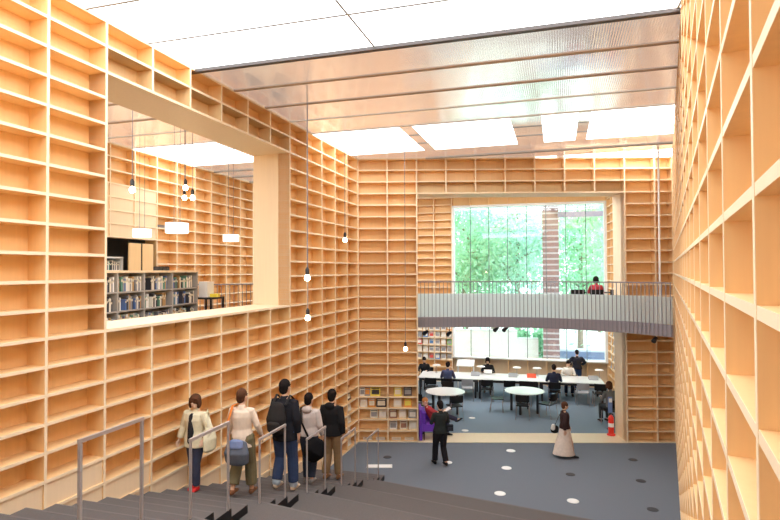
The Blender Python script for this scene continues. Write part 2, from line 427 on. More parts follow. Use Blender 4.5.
# bridge
Bp = [atY(300, 300, 17.25), atY(417, 300, 17.0), atY(475, 300, 16.97), atY(530, 300, 16.72), atY(580, 300, 16.05), atY(625, 300, 15.30), atY(672, 300, 14.25)]
Bp = [(p.x, p.y) for p in Bp]
def smooth_path(pts, n=10):
    out = []
    for i in range(len(pts)-1):
        p0 = pts[max(i-1, 0)]; p1 = pts[i]; p2 = pts[i+1]; p3 = pts[min(i+2, len(pts)-1)]
        for k in range(n):
            t = k/n; out.append(tuple(.5*((2*p1[a])+(-p0[a]+p2[a])*t+(2*p0[a]-5*p1[a]+4*p2[a]-p3[a])*t*t+(-p0[a]+3*p1[a]-3*p2[a]+p3[a])*t**3) for a in (0, 1)))
    out.append(tuple(pts[-1])); return out
Bs = smooth_path(Bp)
def pathband(m, pts, off0, off1, z0, z1, mi=0):
    L = len(pts); q = []
    for i in range(L):
        a = pts[max(i-1, 0)]; b = pts[min(i+1, L-1)]; l = math.hypot(b[0]-a[0], b[1]-a[1]); nx, ny = -(b[1]-a[1])/l, (b[0]-a[0])/l
        q.append(((pts[i][0]+nx*off0, pts[i][1]+ny*off0), (pts[i][0]+nx*off1, pts[i][1]+ny*off1)))
    for i in range(L-1):
        m.hexa([(*q[i][0], z0), (*q[i+1][0], z0), (*q[i+1][1], z0), (*q[i][1], z0), (*q[i][0], z1), (*q[i+1][0], z1), (*q[i+1][1], z1), (*q[i][1], z1)], mi)
BZ = CZ-1.45
m = MB()
for i in range(len(Bs)-1):
    x0, y0 = Bs[i]; x1, y1 = Bs[i+1]
    def back(x): return 18.9 if x < 6.5 else CORNER[1]+math.tan(YB)*(x-CORNER[0])-.01
    m.hexa([(x0, y0+.06, BZ-.26), (x1, y1+.06, BZ-.26), (x1, max(back(x1), y1+.1), BZ-.26), (x0, max(back(x0), y0+.1), BZ-.26), (x0, y0+.06, BZ), (x1, y1+.06, BZ), (x1, max(back(x1), y1+.1), BZ), (x0, max(back(x0), y0+.1), BZ)])
J2 = (J[0]-.05, J[1]+.02)
m.prism([(6.45, 16.75), (7.45, 16.75), along(J, DJ, 2.0), (6.45, 18.9)], BZ-.26, BZ)
br = struct(m.build('floor_bridge', M['carpet_stair']))
m = MB(); pathband(m, Bs, 0, .06, BZ-.29, BZ+.02); m.build('fascia', M['fascia'], br)
rl = empty('bridge_railing'); tag(rl, 'curved grey railing of thin vertical bars along the bridge above the reading room', 'railing')
m = MB(); pathband(m, Bs[10:], -.055, -.015, BZ+1.08, BZ+1.115); m.build('top_rail', M['lilac_metal'], rl)
m = MB(); pathband(m, Bs[10:], .02, .026, BZ+.03, BZ+.74); m.build('infill_panel', M['frost'], rl)
# balusters evenly along path
acc = 0; step = .115; nb = 0
for i in range(10, len(Bs)-1):
    a, b = Bs[i], Bs[i+1]; l = math.hypot(b[0]-a[0], b[1]-a[1]); t = step-acc if i > 10 else 0
    nx, ny = -(b[1]-a[1])/l, (b[0]-a[0])/l
    tt = (-acc) % step if i > 10 else 0
    while tt < l:
        x = a[0]+(b[0]-a[0])*tt/l-nx*.035; y = a[1]+(b[1]-a[1])*tt/l-ny*.035
        m = MB(); m.box(x-.0075, x+.0075, y-.012, y+.012, BZ-.27, BZ+1.08); m.build('baluster', M['lilac_metal'], rl); nb += 1
        tt += step
    acc = (acc+l) % step
ORD = ['first', 'second', 'third', 'fourth', 'fifth', 'sixth', 'seventh', 'eighth', 'ninth', 'tenth', 'eleventh', 'twelfth', 'thirteenth', 'fourteenth', 'fifteenth', 'sixteenth', 'seventeenth', 'eighteenth', 'nineteenth', 'twentieth']
# ------------------------------------------------------------------ handrails
RN = ['nearest the camera, tallest in view', 'second from the camera', 'third from the camera', 'fourth from the camera', 'fifth from the camera', 'farthest down, by the lower floor']
for i in range(6):
    k = i+2; y0 = 6.25+1.44*(i-1); y1 = y0+.71; off = -.008
    g = empty('handrail', (railX(y0)+off, y0, ZT[k])); g.rotation_euler = (0, 0, 0)
    tag(g, 'inverted U steel handrail on the stairs, '+RN[i], 'handrail', 'steel handrails down the middle of the staircase')
    zt = .86; dx = railX(y1)-railX(y0); dy = y1-y0; r = .019
    z1 = ZT[min(k, 7)]-DECK/n4*2-ZT[k] if k < 8 else 0
    z1 = max(z1, -ZT[k]) 
    for nm, a, b in (('post', (0, 0, 0), (0, 0, zt)), ('post', (dx, dy, z1), (dx, dy, zt))):
        m = MB(); m.box(a[0]-r*.6, a[0]+r*.6, a[1]-r, a[1]+r, a[2], b[2]); m.build(nm, M['rail'], g)
    m = MB(); l = math.hypot(dx, dy); m.fbox(((0, 0), (dx/l, dy/l), (-dy/l, dx/l)), -r, l+r, -r*.7, r*.7, zt-.012, zt+.022); m.build('top_rail', M['rail'], g)

# ------------------------------------------------------------------ magazines and books
MAGMESH = {}
def mag(w, h, col, pic, name='magazine'):
    k = (round(w, 2), round(h, 2), col, pic)
    if k not in MAGMESH:
        m = MB(); t = .012
        m.box(-w/2, w/2, 0, t, 0, h, 0); m.box(-w/2+.004, w/2-.004, .002, t-.002, .003, h+.0005, 2)
        m.box(-w*.38, w*.38, -.0012, 0, h*.18, h*.70, 1); m.box(-w*.40, w*.40, -.0012, 0, h*.80, h*.92, 1)
        MAGMESH[k] = m.mesh('magazine', [colmat(col), colmat(pic), colmat((.85, .84, .8))])
    return MAGMESH[k]
def rzn(n): return math.atan2(-n[0], n[1])
def place_mag(P0, d, n, s, z, w, h, col, pic, label, group, dep=.10, name='magazine', lean=.16):
    o = bpy.data.objects.new(name, mag(w, h, col, pic)); C.objects.link(o)
    p = along(P0, d, s, n, dep); o.location = (p[0], p[1], z+BT/2+.002)
    o.rotation_euler = (-lean, 0, rzn(n)); tag(o, label, 'magazine', group); return o
cr, wh, ye, dk, og, gr, br_, bl, gn, rd_ = (.85, .80, .68), (.88, .87, .84), (.90, .80, .15), (.07, .07, .08), (.85, .38, .10), (.35, .36, .38), (.35, .20, .15), (.12, .28, .60), (.25, .65, .15), (.75, .12, .10)
SHN = {20: 'top', 21: 'second', 22: 'third', 23: 'fourth', 24: 'lowest'}
CN = {cr: 'cream', wh: 'white', ye: 'yellow', dk: 'black', og: 'orange', gr: 'grey', br_: 'brown', bl: 'blue', gn: 'green', rd_: 'red'}
mg = {20: [(361.6, 17, wh, gr), (366.6, 18, gr, og), (374.6, 32, ye, dk), (397, 24, ye, cr), (407, 26, dk, gr)],
      21: [(362.9, 22, wh, cr), (371, 22, og, cr), (380.5, 32, dk, cr), (396.8, 25, cr, wh), (407, 25, og, ye)],
      22: [(373.2, 24, cr, gr), (381.6, 24, cr, wh), (392.3, 24, br_, cr), (401.6, 23, cr, wh), (411.5, 25, gr, wh)],
      23: [(392.4, 24, wh, gr), (402.6, 24, cr, br_), (411.8, 24, cr, wh)]}
for r, lst in mg.items():
    for i, (px, wd, c1, c2) in enumerate(lst):
        s = (px-357.9)/(475.4-357.9)*4*P
        s = min(s, 1.62 if s > P else P-.16)
        place_mag(CORNER, DB, NB, s, ROWS[r+1], wd/100*.9, .245, c1, c2, '%s magazine, %s from left on the %s magazine shelf of the back wall' % (CN[c1], ORD[i], SHN[r]), 'magazines facing out on the back wall shelves')
for i, s in enumerate((.25, .62, 1.08, 1.45)):
    o = place_mag(CORNER, DB, NB, s, 0.03, .26, .2, wh, cr, '', 'flat papers on the lowest back wall shelf', dep=.08, name='paper_stack')
    o.rotation_euler = (-1.45, 0, rzn(NB)); o.location.z = .05; tag(o, 'white paper lying flat on the floor-level shelf of the back wall, %s from left' % ORD[i], 'paper')
q = 0
for r in range(20, 25):
    for c, cols_ in ((0, (wh, cr)), (1, (wh, bl)), (2, (cr, gr))):
        if (r, c) in ((20, 2), (20, 1), (21, 2)): continue
        c1 = cols_[(r) % 2]; c1 = dk if (r, c) == (20, 0) else c1
        z = ROWS[r+1]
        place_mag(CORNER, DL, NL, P*(c+.5)+.02*((r+c) % 3), z, .26, .23, c1, cols_[1] if c1 != cols_[1] else wh, '%s magazine on the %s magazine shelf, left wall, %s bay from corner' % (CN[c1], SHN[r], ORD[c]), 'magazines facing out on the left wall by the corner')
# magazine rack left of the reading room window
palette = [wh, cr, wh, bl, wh, wh, gr, cr, wh, cr, wh, wh, cr, rd_, wh]
random.seed(3)
for ri, r in enumerate(range(17, 22)):
    for i in range(6):
        s = -.13-.27*i if i < 3 else -.94-.27*(i-3)
        c1 = palette[(r*7+i*3) % 15]; c2 = palette[(r*5+i*4+1) % 15]
        if ri == 0 and i < 1: c1 = og
        if ri == 2 and i == 0: c1 = gn
        if c1 == c2: c2 = gr
        place_mag(WP0, DW, NW, s, ROWS[r+1], .21, .25, c1, c2, '%s periodical, %s row of the rack left of lower window, %s from right' % (CN[c1], ORD[ri], ORD[i]), 'periodicals displayed left of the reading room window', dep=.04)
# periodicals on the wall right of the window
for ri, r in enumerate(range(16, 22)):
    for i in range(3):
        c1 = palette[(r*3+i*4) % 15]
        place_mag(J, DJ, NJ, dd-.45-.3*i-(.9 if i == 2 else 0)*0, ROWS[r+1], .22, .25, c1, gr if c1 != gr else wh, '%s periodical right of the lower window, %s row down, %s from window' % (CN[c1], ORD[ri], ORD[i]), 'periodicals on the narrow right reading room wall', dep=.04)

# low bookcase upstairs
K0, K1 = Vector((-4.65, 8.45)), Vector((-4.12, 11.9))
kd = (K1-K0).normalized(); KD = (kd.x, kd.y); KN = (-kd.y, kd.x); KL = (K1-K0).length
def on_k(px):  # distance along bookcase front where the pixel column crosses
    a = (px-390)/F; return (a*K0.y-K0.x)/(KD[0]-a*KD[1])
KP = (K0.x, K0.y); kz = [CZ-.02, CZ-.35, CZ-.67, CZ-.99, CZ-1.31]
bk = empty('low_bookcase'); tag(bk, 'low grey metal bookcase with a wooden top, full of books, seen through the left opening', 'bookcase')
m = MB(); m.fbox((KP, KD, KN), -.02, KL+.03, -.02, .60, CZ-.02, CZ+.02); m.build('wooden_top', M['wood_pale'], bk)
greyc = colmat((.42, .40, .38), .5)
kx = [0, on_k(118), on_k(144.6), on_k(172.7), KL]
for x in kx:
    m = MB(); m.fbox((KP, KD, KN), x-.02, x+.02, 0, .58, DECK, CZ-.02); m.build('side_panel', greyc, bk)
for z in kz[1:]:
    m = MB(); m.fbox((KP, KD, KN), .02, KL-.02, .005, .575, z-.012, z+.012); m.build('shelf', greyc, bk)
m = MB(); m.fbox((KP, KD, KN), .02, KL-.02, .28, .30, DECK, CZ-.02); m.build('back_panel', greyc, bk)
BKM = {}
def bookmesh(t, h, c):
    k = (t, h, c)
    if k not in BKM:
        m = MB(); m.box(-t/2, t/2, 0, .17, 0, h, 0); m.box(-t/2+.003, t/2-.003, .003, .174, .003, h+.0005, 1)
        m.box(-t/2+.0005, t/2-.0005, -.0008, 0, h*.65, h*.82, 2)
        BKM[k] = m.mesh('book', [colmat(c), colmat((.8, .76, .66)), colmat((.6, .55, .42))])
    return BKM[k]
bc = [((.05, .05, .06), 'black'), ((.75, .70, .60), 'cream'), ((.80, .80, .78), 'white'), ((.10, .18, .42), 'blue'), ((.45, .28, .12), 'brown'), ((.28, .28, .30), 'grey'), ((.07, .07, .09), 'dark'), ((.12, .28, .22), 'green'), ((.80, .78, .70), 'ivory')]
def fill_books(P0, d, n, s0, s1, z, lab, group, maxh=.27, reverse=False, seed=1, gap=.1):
    rnd = random.Random(seed); s = s0+.03; i = 0
    while s < s1-.06:
        if rnd.random() < gap: s += rnd.choice([.05, .12, .16])
        t = rnd.choice([.026, .034, .044]); h = rnd.choice([.19, .22, .25]); c, cn = rnd.choice(bc)
        if s+t > s1-.03 or i > 18: break
        o = bpy.data.objects.new('book', bookmesh(t, h, c)); C.objects.link(o); p = along(P0, d, s+t/2, n, .03)
        o.location = (p[0], p[1], z); o.rotation_euler = (0, 0, rzn(n)); tag(o, '%s book, %s from left, %s' % (cn, ORD[i], lab), 'book', group)
        s += t+.002; i += 1
sn = ['top shelf', 'middle shelf', 'third shelf']
for zi in range(3):
    for b in range(4):
        fill_books(KP, KD, KN, kx[b]+.02, kx[b+1]-.02, kz[zi+1]+.0125, '%s of bay %s in the low bookcase' % (sn[zi], ['one', 'two', 'three', 'four'][b]), 'books in the low grey bookcase', seed=zi*4+b+5, gap=.10)
# things on the bookcase top : small black box set
p = along(KP, KD, on_k(171), KN, .2)
for j, dx in enumerate((-.13, .0, .13)):
    m = MB(); m.box(-.055, .055, -.06, .06, 0, .07); m.box(-.045, .045, -.05, .05, .07, .078); o = m.build('storage_box', M['black_metal'], loc=(p[0]+KD[0]*dx, p[1]+KD[1]*dx, CZ+.0205)); o.rotation_euler.z = math.atan2(KD[1], KD[0])
    tag(o, ['left', 'middle', 'right'][j]+' one of three small black boxes on the bookcase top', 'box')

# far corridor doorway: dark alcove with shelves and sliding panels
FO = (fo, DL, NL); c13, c17 = far_cols[13], far_cols[17]
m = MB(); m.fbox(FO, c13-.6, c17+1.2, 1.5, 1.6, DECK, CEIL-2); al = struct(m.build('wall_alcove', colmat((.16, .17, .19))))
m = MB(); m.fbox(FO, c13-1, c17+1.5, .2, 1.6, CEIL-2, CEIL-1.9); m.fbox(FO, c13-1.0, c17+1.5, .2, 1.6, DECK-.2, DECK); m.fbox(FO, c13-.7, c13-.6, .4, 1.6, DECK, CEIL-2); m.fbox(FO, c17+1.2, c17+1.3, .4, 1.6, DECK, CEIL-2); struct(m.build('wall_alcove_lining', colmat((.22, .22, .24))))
def on_far(px):
    a = (px-390)/F; return (a*fo[1]-fo[0])/(DL[0]-a*DL[1])
d0, d1, d2 = on_far(151), on_far(139.6), on_far(127)
dz = empty('sliding_door'); tag(dz, 'pale wooden double sliding door beside the dark alcove upstairs', 'door')
for a, b in ((d0, d1-.03), (d1+.03, d2)):
    m = MB(); m.fbox(FO, a, b, -.07, -.03, DECK, ROWS[8]+.2); m.build('door_leaf', M['wood'], dz)
m = MB(); m.fbox(FO, d1-.03, d1+.03, -.055, -.045, DECK, ROWS[8]+.2); m.build('dark_gap', M['black'], dz)
ab = empty('alcove_bookcase'); tag(ab, 'white bookcase inside the dark alcove behind the low bookcase', 'bookcase')
s1_, s0_ = on_far(104), on_far(126.5)
for z in (CZ-.33, CZ+.02, CZ+.36):
    m = MB(); m.fbox(FO, s0_, s1_, .12, .42, z-.02, z+.02); m.build('shelf', M['white'], ab)
for s in (s0_, s1_):
    m = MB(); m.fbox(FO, s-.02, s+.02, .12, .42, DECK, CZ+.38); m.build('side_panel', M['white'], ab)
pf = along(fo, DL, s1_, NL, .12); pd = (-DL[0], -DL[1])
for zi, z in enumerate((CZ-.309, CZ+.041)):
    fill_books(pf, pd, NL, .03, s1_-s0_-.03, z, '%s shelf of the alcove bookcase' % ['lower', 'upper'][zi], 'books in the alcove bookcase', seed=50+zi, gap=.05)
# corridor railing, table with white box
rg = empty('corridor_railing'); tag(rg, 'grey bar railing across the upstairs corridor behind the left opening', 'railing')
A = Vector((-4.75, 13.6)); B = Vector((-2.75, 14.2)); q = (B-A).normalized(); fq = ((A.x, A.y), (q.x, q.y), (-q.y, q.x)); L_ = (B-A).length
m = MB(); m.fbox(fq, 0, L_, -.02, .02, CZ-.34, CZ-.31); m.build('top_rail', M['lilac_metal'], rg)
m = MB(); m.fbox(fq, 0, L_, -.02, .02, DECK, DECK+.06); m.build('bottom_rail', M['lilac_metal'], rg)
for i in range(int(L_/.1)+1):
    m = MB(); m.fbox(fq, i*.1-.007, i*.1+.007, -.012, .012, DECK, CZ-.31); m.build('baluster', M['lilac_metal'], rg)
tp = atY(207, 297, 12.3); tb_ = empty('side_table', (tp.x, tp.y, DECK), -LD); tag(tb_, 'small black metal table holding a white box at the end of the low bookcase', 'table')
h = tp.z-DECK
m = MB(); m.box(-.2, .28, -.25, .25, h-.04, h); m.build('table_top', M['black_metal'], tb_)
for x, y in ((-.18, -.23), (.26, -.23), (-.18, .23), (.26, .23)):
    m = MB(); m.box(x-.02, x+.02, y-.02, y+.02, 0, h-.04); m.build('leg', M['black_metal'], tb_)
m = MB(); m.box(.29, .50, -.22, .22, h-.28, h-.24); m.box(.46, .50, -.2, .2, 0, h-.28); m.build('low_shelf', M['black_metal'], tb_)
m = MB(); m.box(-.13, .09, -.12, .12, 0, .34); m.box(-.10, .06, -.124, -.12, .04, .28); o = m.build('terminal', [M['white']], loc=(tp.x, tp.y, tp.z+.001), rz=-LD); tag(o, 'white upright box standing on the small black table', 'box')
m = MB(); m.prism([(-.1, -.08), (.1, -.08), (.06, .08), (-.06, .08)], 0, .07); o = m.build('paper_tray', M['yellow'], loc=(tp.x+.19, tp.y, tp.z+.001), rz=-LD); tag(o, 'yellow tray on the small black table beside the white box', 'tray')

# ------------------------------------------------------------------ pendants
def bulb_pendant(px, py, Y, label, r=.052, ztop=CEIL):
    p = atY(px, py, Y); g = empty('pendant_bulb', p); tag(g, label, 'pendant lamp', 'bare bulbs hanging on long wires')
    m = MB(); m.lathe([(0, -r), (r*.6, -r*.85), (r*.95, -r*.3), (r*.95, r*.2), (r*.6, r*.85), (r*.4, r*1.2)], n=16); m.build('bulb', M['bulb'], g)
    m = MB(); m.lathe([(.035, r*1.1), (.035, r*1.1+.09), (.012, r*1.1+.13)], n=12); m.build('socket', M['black_metal'], g)
    m = MB(); m.tube([(0, 0, r*1.2+.12), (0, 0, ztop-p.z-.004)], .007, 6); m.build('wire', M['lilac_metal'], g); return g
bulb_pendant(307.3, 278, 9.6, 'bare glowing bulb before the left wall, upper one of two in line')
bulb_pendant(307.8, 318, 10.6, 'bare glowing bulb before the left wall, lower one of two in line')
bulb_pendant(345, 240, 13.0, 'bare glowing bulb high up near the corner of left and back wall')
bulb_pendant(405.5, 349, 14.2, 'bare glowing bulb in front of the back wall shelves beside the reading room opening')
bulb_pendant(132.3, 190, 9.2, 'bare glowing bulb in the upstairs corridor, leftmost and largest there')
bulb_pendant(185.5, 188, 11.3, 'bare glowing bulb in the upstairs corridor, highest of the three together')
bulb_pendant(184.5, 198, 12.3, 'bare glowing bulb in the upstairs corridor, lower left of the three together')
bulb_pendant(192.5, 198, 11.6, 'bare glowing bulb in the upstairs corridor, lower right of the three together')
def drum(px, py, Y, r, h, label):
    p = atY(px, py, Y); g = empty('drum_lamp', p); tag(g, label, 'pendant lamp', 'white drum lamps in the upstairs corridor')
    m = MB(); m.lathe([(r, -h/2), (r, h/2), (r-.01, h/2), (r-.01, -h/2)], n=28); m.build('lampshade', M['lampshade'], g)
    m = MB(); m.lathe([(.001, h*.1), (r-.01, h*.1)], n=28); m.build('diffuser', M['lampshade'], g)
    for dx in (-.06, .06):
        m = MB(); m.tube([(dx, 0, h*.1), (dx, 0, CEIL-p.z-.004)], .005, 6); m.build('wire', M['lilac_metal'], g)
drum(177, 228, 11.2, .225, .20, 'white drum pendant lamp, middle and largest of three seen through the left opening')
drum(142, 233, 13.2, .21, .19, 'white drum built for a faint reflection, leftmost of three seen through the left opening')  # added drum in place of a faint reflection, not a hanging lamp
drum(231, 238, 13.4, .19, .16, 'white drum pendant lamp, rightmost of three seen through the left opening')
p = atY(660.5, 325, 14.6)
m = MB(); m.tube([(p.x, p.y, BZ), (p.x, p.y, CEIL)], .026, 10); tag(m.build('suspension_rod', M['white']), 'thin white rod running from ceiling down to the bridge at right', 'rod')
# spotlights under the bridge
for px, py, Y, lab in ((426, 332, 17.35, 'black spotlight under the bridge, first from left'), (449.5, 333, 18.5, 'black spotlight under the bridge, second from left'), (496.5, 328.5, 17.1, 'black spotlight under the bridge, third from left'), (505.5, 328.5, 17.1, 'black spotlight under the bridge, fourth from left'), (655, 339, 14.75, 'black spotlight under the right end of the bridge')):
    p = atY(px, py, Y); g = empty('spotlight', (p.x, p.y, BZ-.26)); tag(g, lab, 'spotlight')
    dz_ = p.z-(BZ-.26)
    m = MB(); m.tube([(0, 0, 0), (0, 0, min(dz_, -.06))], .012, 6); m.build('stem', M['black_metal'], g)
    dz_ = min(dz_, -.06); m = MB(); m.tube([(-.07, -.07, dz_-.05), (.05, .05, dz_+.02)], [.065, .045], 12); m.build('lamp_head', M['black_metal'], g)
    m = MB(); m.box(-.06, .06, -.02, .02, -.03, 0); m.build('mount', M['black_metal'], g)

# ------------------------------------------------------------------ floor markers
def disc(px, py, light, label, r=.14):
    p = atz(px, py, 0.0); m = MB(); m.lathe([(r, 0), (r, .006), (r*.9, .009)], n=28); m.lathe([(r*.82, .009), (r*.82, .011)], n=24, mi=1)
    o = m.build('floor_marker', [M['white_gloss'] if light else colmat((.07, .07, .08)), M['white'] if light else colmat((.05, .05, .055))], loc=(p.x, p.y, .0005)); tag(o, label, 'floor marker', 'round markers set in the floor')
for i, (px, py, l, t) in enumerate(((510.8, 450.8, 1, 'white round floor marker, farthest of the column of three'), (506.5, 468, 1, 'white round floor marker, middle of the column of three'), (500, 493.5, 1, 'white round floor marker, nearest of the column of three'), (573, 501, 1, 'white round floor marker below the walking woman in a long skirt'),
    (570.5, 474.5, 0, 'dark round floor marker just below the walking woman'), (633, 459.8, 0, 'dark round floor marker at right, farthest of three'), (641, 481, 0, 'dark round floor marker at right, middle of three'), (652.7, 509.6, 0, 'dark round floor marker at right, nearest of three'), (387.5, 457.2, 0, 'dark round floor marker in front of the magazine shelves'), (448, 462.5, 1, 'white round floor marker at the feet of the standing man'),
    (472, 418, 1, 'white round floor marker between the two round tables, farther'), (465, 430.5, 1, 'white round floor marker just beyond the wooden threshold'))):
    disc(px, py, l, t, .125 if l and i < 4 else .11)
p = atz(379.5, 466.3, 0); m = MB(); m.box(-.32, .32, -.12, .12, 0, .008); m.box(-.28, .28, -.09, .09, .008, .011, 1); tag(m.build('floor_panel', [M['white_gloss'], M['white']], loc=(p.x, p.y, .0005)), 'white rectangular floor panel behind the farthest handrail', 'floor panel')

# ------------------------------------------------------------------ furniture of the reading room
def make_chair(black=True):
    g = empty('chair'); sm = M['black'] if black else colmat((.42, .43, .46), .5)
    m = MB(); m.prism([(-.21, -.20), (.21, -.20), (.22, .21), (-.22, .21)], .43, .46); m.build('seat', sm, g)
    m = MB(); vs = []
    for i in range(7):
        x = -.21+.07*i; y = -.22-.035*(1-(x/.21)**2)
        for (dy, z) in ((-.012, .58), (.012, .58), (-.035, .82), (-.012, .82)): vs.append((x, y+dy, z))
    fs = []
    for i in range(6):
        a = i*4; b = a+4
        fs += [(a, b, b+2, a+2), (b+1, a+1, a+3, b+3), (a+2, b+2, b+3, a+3), (a+1, b+1, b, a)]
    fs += [(0, 2, 3, 1), (24, 25, 27, 26)]
    m.add(vs, fs, 0); m.build('backrest', sm, g)
    for sx in (-1, 1):
        m = MB(); m.tube([(sx*.22, .19, 0), (sx*.20, .17, .44)], .014, 6); m.build('leg', M['grey_metal'], g)
        m = MB(); m.tube([(sx*.22, -.26, 0), (sx*.20, -.18, .44), (sx*.205, -.235, .60)], .014, 6); m.build('leg', M['grey_metal'], g)
    return g
proto = {True: None, False: None}
def chair(x, y, rz, label, group, black=True):
    if proto[black] is None: c = proto[black] = make_chair(black); c.location = (x, y, 0); c.rotation_euler = (0, 0, rz); c['label'] = label
    else: c = copy_tree(proto[black], None, (x, y, 0), rz, label)
    c['category'] = 'chair'; c['group'] = group; return c
def round_table(px, py, label):
    p = atz(px, py, .745); g = empty('round_table', (p.x, p.y, 0)); tag(g, label, 'table', 'round white tables in the reading room')
    m = MB(); m.lathe([(.64, .715), (.675, .722), (.675, .74), (.66, .745)], n=40, smooth=False); m.build('table_top', M['white_gloss'], g)
    for k in range(4):
        a = PI/4+k*PI/2+.25; m = MB(); m.box(-.035, .035, -.035, .035, 0, .715); m.build('leg', M['black_metal'], g, loc=(.46*math.cos(a), .46*math.sin(a), 0), rz=a)
    m = MB(); m.lathe([(.40, .68), (.40, .714)], n=24); m.build('frame', M['black_metal'], g)
    return p
t1 = round_table(445.2, 391, 'white round table with black legs, left of the two')
t2 = round_table(524.3, 390.3, 'white round table with black legs, right of the two')
def around(t, lst, nm):
    for ang, rr, lab in lst:
        a = math.radians(ang); x = t.x+rr*math.cos(a); y = t.y+rr*math.sin(a)
        chair(x, y, math.atan2(t.y-y, t.x-x)-PI/2, 'black chair with thin legs at the %s round table, %s' % (nm, lab), 'chairs at the round tables')
around(t1, [(-75, .86, 'on its near side'), (165, .95, 'on its left side'), (215, .95, 'at its near left'), (80, .95, 'on its far side')], 'left')
around(t2, [(-107, .86, 'on its near side'), (-48, .92, 'at its near right'), (170, .92, 'on its left side'), (75, .95, 'on its far side')], 'right')
# long table
LA0 = atz(418, 377.0, .745); LA1 = atz(611, 384.0, .745); q = Vector((LA1.x-LA0.x, LA1.y-LA0.y)); LL = q.length; q.normalize(); LQ = (q.x, q.y); LN = (-q.y, q.x); lf = ((LA0.x, LA0.y), LQ, LN)
LL = 6.9
for i in range(3):
    a, b = LL/3*i, LL/3*(i+1)-.004; c = along(lf[0], LQ, a); g = empty('long_table', (c[0], c[1], 0), math.atan2(LQ[1], LQ[0]))
    tag(g, 'white long table section in front of the window, %s third' % ['left', 'middle', 'right'][i], 'table', 'long white tables in a row by the window')
    w_ = b-a
    m = MB(); m.box(0, w_, 0, 1.35, .715, .745); m.build('table_top', M['white_gloss'], g)
    m = MB(); m.box(.04, w_-.04, .05, .09, .62, .714); m.box(.04, w_-.04, 1.26, 1.30, .62, .714); m.build('apron', M['black_metal'], g)
    for x in (.08, w_-.08):
        for y in (.08, 1.27):
            m = MB(); m.box(x-.035, x+.035, y-.035, y+.035, 0, .714); m.build('leg', M['black_metal'], g)
lang = math.atan2(LQ[1], LQ[0])
def on_l(px, back=0):
    Q = along(lf[0], LN, back); a = (px-390)/F; return (a*Q[1]-Q[0])/(LQ[0]-a*LQ[1])
for px, blk, lab in ((431, 1, 'leftmost, beside the man in dark blue'), (446.5, 1, 'under the man in dark blue'), (467, 0, 'grey one left of the middle'), (486.5, 1, 'facing the reader with the open book'), (508.5, 1, 'third black one from left without sitter'), (530, 1, 'beside the red book stand'), (553, 1, 'under the man in a dark jacket'), (581, 0, 'grey one at the right part'), (598, 1, 'rightmost black one')):
    c = along(lf[0], LQ, on_l(px, -.22), LN, -.22)
    chair(c[0], c[1], lang, ('black' if blk else 'light grey')+' chair at the long table, '+lab, 'chairs along the long table', bool(blk))
for px, lab in ((427, 'far left'), (487, 'under the reader with the open book'), (567, 'under the reader in white')):
    c = along(lf[0], LQ, on_l(px, 1.62), LN, 1.62)
    chair(c[0], c[1], lang+PI, 'black chair at the window side, '+lab, 'chairs at the window side of the long table')
# desk lamps and stands on the long table
for px, lab in ((436, 'leftmost'), (480, 'second from left'), (516, 'third from left'), (536, 'fourth from left'), (558, 'fifth from left'), (598, 'rightmost')):
    c = along(lf[0], LQ, on_l(px, 1.1), LN, 1.1); g = empty('desk_lamp', (c[0], c[1], .746)); tag(g, 'small white desk lamp on the long table, '+lab, 'desk lamp', 'desk lamps on the long table')
    m = MB(); m.lathe([(.07, 0), (.07, .015), (.01, .02)], n=16); m.build('base', M['grey_metal'], g)
    m = MB(); m.tube([(0, 0, .015), (0, 0, .30)], .009, 6); m.build('stem', M['grey_metal'], g)
    m = MB(); m.lathe([(.17, .29), (.15, .32), (.04, .335)], n=20); m.build('lamp_shade', M['white'], g)
for px, c_, lab in ((474.5, (.35, .36, .38), 'grey book stand on the long table left of the reader with open book'), (512, (.35, .37, .39), 'grey book stand on the long table right of the reader with open book'), (530.5, (.80, .10, .04), 'red book stand on the long table'), (592, (.38, .40, .42), 'grey book stand at the right end of the long table')):
    c = along(lf[0], LQ, on_l(px, .75), LN, .75); m = MB(); w2 = .17
    m.add([(-w2, -.12, 0), (w2, -.12, 0), (w2, .10, .11), (-w2, .10, .11), (-w2, -.12, .02), (w2, -.12, .02), (w2, .10, .13), (-w2, .10, .13)], [(3, 2, 1, 0), (4, 5, 6, 7), (0, 1, 5, 4), (1, 2, 6, 5), (2, 3, 7, 6), (3, 0, 4, 7)])
    m.box(-w2, w2, .08, .10, 0, .11)
    tag(m.build('book_stand', colmat(c_), loc=(c[0], c[1], .746), rz=lang), lab, 'book stand')
# big white atlas stand against the window wall
c = along(lf[0], LQ, on_l(465, 1.9), LN, 1.9); g = empty('display_stand', (c[0], c[1], 0), lang); tag(g, 'wide white slanted display stand under the left end of the window', 'stand')
m = MB(); m.add([(-.36, -.22, .92), (.36, -.22, .92), (.36, .22, 1.12), (-.36, .22, 1.12), (-.36, -.22, .95), (.36, -.22, .95), (.36, .22, 1.15), (-.36, .22, 1.15)], [(3, 2, 1, 0), (4, 5, 6, 7), (0, 1, 5, 4), (1, 2, 6, 5), (2, 3, 7, 6), (3, 0, 4, 7)]); m.build('slanted_top', M['white'], g)
for x in (-.32, .32):
    m = MB(); m.box(x-.02, x+.02, -.18, .18, 0, .92); m.build('leg_panel', M['white'], g)
